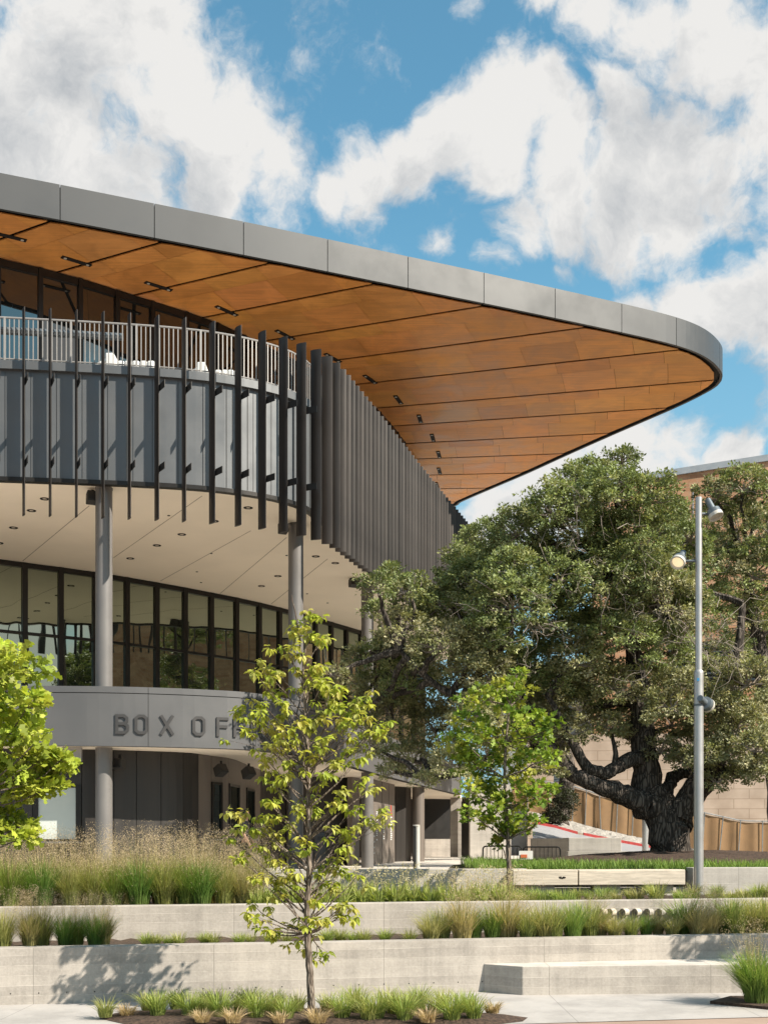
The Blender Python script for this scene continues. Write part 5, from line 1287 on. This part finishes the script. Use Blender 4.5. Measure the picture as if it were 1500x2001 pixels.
bed([(px, row1(px, .60 + random.uniform(-.12, .25)), ME_MID[i], s * (1.22 if not 1165 < px < 1325 else 1.02)) for px, i, s in ((842, 0, .72), (862, 3, .8), (903, 2, 1.0), (925, 1, .75), (962, 1, .85), (990, 2, 1.02), (1030, 3, .78), (1062, 0, .95), (1082, 3, .9), (1118, 1, .92), (1150, 3, .95), (1172, 2, .78), (1200, 0, .74),
      (1232, 3, .72), (1262, 1, .72), (1285, 2, .70), (1312, 0, .78), (1338, 1, .98), (1362, 2, .8), (1385, 2, .75), (1418, 1, .98), (1436, 3, .95), (1466, 0, 1.0), (1492, 3, 1.0), (1515, 0, 1))],
    .71, lk_mid, 'in right half of the lower planter', 'grass', 'grass clumps in the right half of the lower planter')
bed([(px, row2(px, .55 + random.uniform(-.2, .3) + (.7 if i % 2 else 0)), ME_OAT[i % 3], random.uniform(.85, 1.15)) for i, px in enumerate(range(500, 1010, 17))],
    1.17, 'leafy seed-head plant', 'behind the middle wall', 'plant', 'leafy plants with seed heads behind the middle wall', 'seed_head_plant')
bed([(px, row2(px, .55 + random.uniform(-.15, .25) + (.9 if i % 2 else 0)), random.choice(ME_TURF + ME_LOW), random.uniform(.65, 1.2)) for i, px in enumerate([x_ + random.randint(-9, 9) for x_ in range(1015, 1530, 23)])],
    1.17, 'low green grass tuft', 'below the timber benches', 'grass', 'low green tufts below the timber benches')
bed([(px, 2.3 * F / (y - HY), ME_LOW[i], s) for px, y, i, s in ((206, 1992, 1, .85), (308, 1990, 0, 1.05), (372, 1990, 0, 1.0), (398, 1984, 1, .95), (430, 1992, 0, 1.1), (466, 1984, 1, 1.0), (500, 1994, 0, 1.1), (560, 1996, 0, .9), (640, 1982, 1, .9), (668, 1994, 0, 1.0),
      (700, 1984, 1, 1.05), (735, 1996, 0, 1.05), (772, 1986, 1, 1.1), (790, 1998, 0, 1.15), (818, 1978, 0, 1.05), (850, 1986, 1, .95), (882, 1998, 0, 1.05), (925, 1996, 0, 1.0), (290, 1980, 1, .9), (345, 1976, 0, .9), (415, 1975, 1, .95), (485, 1976, 0, .95), (525, 1990, 1, 1.0), (540, 1977, 0, .85), (580, 1982, 1, .9), (690, 1974, 0, .95), (755, 1976, 1, .95), (865, 1974, 1, .9), (905, 1984, 0, .95), (800, 1990, 1, 1.0), (720, 1998, 1, .9))],
    .03, 'spiky green grass tuft', 'in the front mulch bed', 'grass', 'spiky green tufts in the front mulch bed')
bed([(px, 2.3 * F / (y - HY), ME_DRY[0], s) for px, y, s in ((248, 1990, .9), (455, 2003, 1.0), (395, 2002, .9), (545, 2003, .8), (620, 2003, 1.05), (655, 1985, .8), (835, 2002, 1.0), (962, 1984, .9))],
    .03, 'dry straw grass tuft', 'in the front mulch bed', 'grass', 'dry straw tufts in the front mulch bed')
o = place(ME_BUSH[0], (1478 - CX) / F * 16.35, 16.35, .03, 1.0); tag(o, 'big bushy green grass clump at the right end of the concrete bench', 'grass')
# fine lawn blades under the oaks: one mass nobody could count
n = 26000
X = rng.uniform(2.1, 14, n); Yy = w3(X) + .35 + rng.random(n) ** 1.5 * 9
keep = ~(((X - cxm) / 5.7) ** 2 + ((Yy - cym) / 4.0) ** 2 < .96)
X, Yy = X[keep], Yy[keep]; n = len(X)
V, C, _, _ = blades(n, .34, .05, .6, .014, (.15, .26, .05), (.32, .42, .11))
V = V + np.stack([X, Yy, np.full(n, 1.58)], axis=1)[:, None, :]
o = bpy.data.objects.new('lawn_grass', grass_mesh('lawn_grass', V, C)); COL.objects.link(o); tag(o, 'short green lawn grass between the upper wall and the mulch mound', 'grass', None, 'stuff')

# ---- young trees
def rosettes(P, n_leaf, ln, pal, droop=.55):
    m = len(P); a = rng.uniform(0, 6.28, (m, 1)) + np.arange(n_leaf)[None, :] * (2 * np.pi / n_leaf) + rng.normal(0, .3, (m, n_leaf))
    el = rng.normal(-droop, .45, (m, n_leaf))
    D = np.stack([np.cos(a) * np.cos(el), np.sin(a) * np.cos(el), np.sin(el)], axis=2)
    Nn = np.stack([np.cos(a) * .5, np.sin(a) * .5, np.ones_like(a)], axis=2) + rng.normal(0, .3, D.shape)
    PP = np.repeat(P[:, None, :], n_leaf, axis=1) + D * .02 + rng.normal(0, .012, D.shape)
    c = np.array(pal)[rng.integers(0, len(pal), m)][:, None, :] * rng.normal(1, .12, (m, n_leaf, 1))
    L_ = ln * rng.uniform(.6, 1.15, m * n_leaf)
    return PP.reshape(-1, 3), D.reshape(-1, 3), Nn.reshape(-1, 3), L_, c.reshape(-1, 3)
SAP = [(613, 1204), (591, 1224), (613, 1239), (569, 1237), (549, 1268), (564, 1279), (610, 1250), (625, 1254), (577, 1307), (608, 1305), (619, 1316), (500, 1320), (540, 1312), (529, 1330), (573, 1347), (608, 1338), (630, 1338), (546, 1354), (665, 1343), (643, 1354),
       (509, 1378), (555, 1378), (463, 1395), (489, 1409), (514, 1400), (553, 1400), (718, 1365), (690, 1378), (648, 1378), (665, 1389), (680, 1392), (637, 1395), (705, 1406), (740, 1417), (727, 1433), (747, 1440), (591, 1420), (617, 1413), (665, 1417), (692, 1411),
       (478, 1428), (522, 1424), (542, 1440), (571, 1433), (604, 1425), (637, 1450), (681, 1435), (709, 1455), (527, 1457), (573, 1448), (593, 1472), (621, 1479), (544, 1468), (520, 1488), (564, 1488), (654, 1488), (687, 1466), (694, 1488), (600, 1500), (630, 1465),
       (517, 1523), (560, 1517), (633, 1517), (700, 1533), (730, 1540), (520, 1567), (547, 1547), (613, 1560), (673, 1550), (467, 1597), (503, 1600), (540, 1597), (583, 1587), (613, 1590), (650, 1580), (683, 1587), (750, 1597), (693, 1620), (720, 1600), (500, 1620),
       (527, 1630), (570, 1617), (450, 1643), (473, 1680), (517, 1660), (547, 1640), (573, 1670), (600, 1647), (640, 1643), (667, 1633), (677, 1657), (660, 1680), (567, 1700), (540, 1683), (667, 1700), (633, 1700), (500, 1717), (540, 1720), (573, 1720), (633, 1727),
       (700, 1713), (653, 1740), (540, 1740), (493, 1770), (547, 1753), (587, 1750), (617, 1747), (673, 1773), (620, 1763), (494, 1800), (531, 1830), (508, 1815), (564, 1808), (586, 1841), (619, 1800), (639, 1802), (633, 1870), (589, 1819), (674, 1789), (670, 1775)]
def sapling(trunk_px, tips, Y, label, pal, leaf, group):
    t_ = thing('young_tree', at(*trunk_px[0], Y), label, 'tree', group)
    T3 = [at(x, y, Y) for x, y in trunk_px]; rad = [r_ / F * Y for r_ in np.linspace(8.0, 1.0, len(T3))]
    tb = MB(); Q, RR = [], []
    for k in range(len(T3) - 1):
        for j in range(4): Q.append(T3[k].lerp(T3[k + 1], j / 4) + Vector((rng.normal() * .004, rng.normal() * .004, 0))); RR.append(rad[k] + (rad[k + 1] - rad[k]) * j / 4)
    Q.append(T3[-1]); RR.append(rad[-1]); tb.tube(Q, RR, 12)
    P = []
    for x, y in tips:
        dx = abs(x - np.interp(y, [q_[1] for q_ in trunk_px[::-1]], [q_[0] for q_ in trunk_px[::-1]])) / F * Y
        # depth chosen so the crown is as deep as it is wide
        rmax = .14 + .34 * min(1, max(0, (y - 1200) / 220)); dy = rng.uniform(-1, 1) * math.sqrt(max(.02, rmax ** 2 - min(dx, rmax) ** 2 * .8))
        p = at(x, y - 4, Y); p.y += dy; p.x *= (Y + dy) / Y; p.z = CZ + (p.z - CZ) * (Y + dy) / Y
        cand = [k for k in range(len(Q)) if Q[k].z < p.z + .05 and Q[k].z > 1.05] or [len(Q) // 4]
        k = min(cand, key=lambda k: abs((p.z - Q[k].z) - (.25 + .55 * (p.xy - Q[k].xy).length)))
        br_ = crooked(Q[k], p, 5, .10, -.03); r0 = min(RR[k] * .55, .016)
        tb.tube(br_, list(np.linspace(r0, .003, 6)), 5, cap=False)
        P.append(tuple(p))
        for _ in range(random.choice((1, 2, 3, 3))):
            e = Vector(p) + Vector((rng.normal() * .10, rng.normal() * .10, rng.normal() * .07)); tb.tube([br_[3], e], [.004, .002], 4, cap=False); P.append(tuple(e))
    A_ = rosettes(np.array(P), 10, leaf, pal)
    leaf_cloud('leaves', M_leaf_y, t_, A_[0], A_[1], A_[2], A_[3], A_[3] * .50, A_[4], 'ovate')
    tb.build('trunk', M_bark_s, t_, smooth=True)
    return t_
PAL_Y = [(.54, .60, .085), (.46, .54, .075), (.62, .64, .12), (.40, .49, .07), (.66, .62, .15), (.56, .58, .16)]
PAL_SD = [(.22, .32, .05), (.28, .38, .06), (.18, .28, .045)]
trunk_px = [(609, 1992), (608, 1950), (605, 1900), (602, 1850), (601, 1800), (600, 1750), (604, 1690), (603, 1640), (602, 1580), (603, 1520), (601, 1460), (597, 1400), (594, 1340), (590, 1280), (580, 1215), (570, 1163)]
sap = sapling(trunk_px, SAP, 15.2, 'slender sapling with drooping yellow-green leaf clusters in the front bed', PAL_Y, .110, None)
# the same kind of tree just outside the frame to the right: its shadow lies on the wall and bench
sap2 = dup(sap); sap2.location = (8.35, 16.95, .03); sap2.rotation_euler = (0, 0, 2.0)
tag(sap2, 'sapling just beyond the right edge, known by its shadow on the wall', 'tree')

def leafy(label, cat_trunk, Y, lobes_px, trunk, leaf, pal, shape, dens, n_leaf, bark, group=None, deep=1.0):
    t_ = thing('young_tree', at(trunk[0][0], trunk[0][1], Y), label, 'tree', group)
    T3 = [at(x, y, Y) for x, y in trunk]; tb = MB(); tb.tube([T3[0].lerp(T3[-1], 0)] + T3[1:], list(np.linspace(.052, .015, len(T3))), 10)
    lobes = []
    for x, y, r_ in lobes_px:
        rr = r_ / F * Y; dy = rng.uniform(-.55, .55) * deep; p = at(x, y, Y); p = Vector((p.x * (Y + dy) / Y, Y + dy, CZ + (p.z - CZ) * (Y + dy) / Y)); lobes.append((tuple(p), (rr, rr, rr * .8)))
    P, D, Nn, Ls, Cs, tw = lobe_leaves(lobes, dens, n_leaf, leaf, pal, .25, .13)
    leaf_cloud('leaves', M_leaf_y, t_, P, D, Nn, Ls, Ls * .8, Cs, shape)
    for c, cp in tw:
        c = Vector(c); k = min(range(len(T3)), key=lambda k: abs(c.z - T3[k].z - .5 * (c.xy - T3[k].xy).length))
        tb.tube(crooked(T3[k], c, 5, .12), list(np.linspace(.02, .007, 6)), 6, cap=False)
        for q_ in cp[rng.choice(len(cp), min(len(cp), 8), replace=False)]: tb.tube(crooked(c, q_, 3, .2), list(np.linspace(.006, .002, 4)), 4, cap=False)
    tb.build('trunk', bark, t_, smooth=True); return t_
PAL_M = [(.34, .47, .065), (.27, .40, .055), (.44, .54, .085), (.20, .32, .05), (.52, .54, .10)]
leafy('bushy bright green maple sapling in front of the timber bench and oak', 'tree', 22.4,
      [(1008, 1322, 24), (985, 1345, 32), (1015, 1365, 36), (950, 1365, 34), (905, 1370, 22), (970, 1400, 48), (1030, 1410, 42), (920, 1410, 34), (890, 1440, 26), (940, 1450, 44), (1000, 1460, 52), (1050, 1450, 34), (1080, 1420, 20), (930, 1500, 44), (990, 1520, 52), (1040, 1500, 36), (1075, 1480, 18), (905, 1470, 24),
       (950, 1560, 44), (1000, 1580, 50), (1045, 1560, 38), (1075, 1545, 18), (960, 1610, 42), (1005, 1630, 40), (1045, 1610, 28), (915, 1545, 24), (925, 1590, 20), (975, 1650, 18)],
      [(993, 1745), (994, 1690), (992, 1640), (988, 1580), (985, 1520), (988, 1450), (995, 1380), (1008, 1320)], .105, PAL_M, 'palm', 26, 15, M_bark_s)
leafy('bright yellow-green lobed-leaf tree cut by the left edge of the picture', 'tree', 17.4,
      [(-20, 1290, 60), (40, 1310, 50), (10, 1360, 70), (55, 1380, 42), (-40, 1400, 80), (40, 1430, 52), (70, 1450, 34), (0, 1480, 66), (60, 1500, 45), (100, 1500, 26), (118, 1485, 14), (128, 1500, 12), (-50, 1520, 80), (30, 1550, 52), (75, 1550, 28), (95, 1540, 18), (0, 1610, 44), (-60, 1620, 60), (35, 1620, 26), (45, 1640, 14), (-110, 1450, 90), (-120, 1340, 80), (-90, 1560, 80)],
      [(-90, 1845), (-88, 1760), (-80, 1680), (-70, 1580), (-60, 1480), (-50, 1390), (-40, 1300)], .15, [(.54, .62, .085), (.46, .56, .08), (.62, .66, .12), (.36, .47, .07)], 'lobed', 24, 15, M_bark_s)
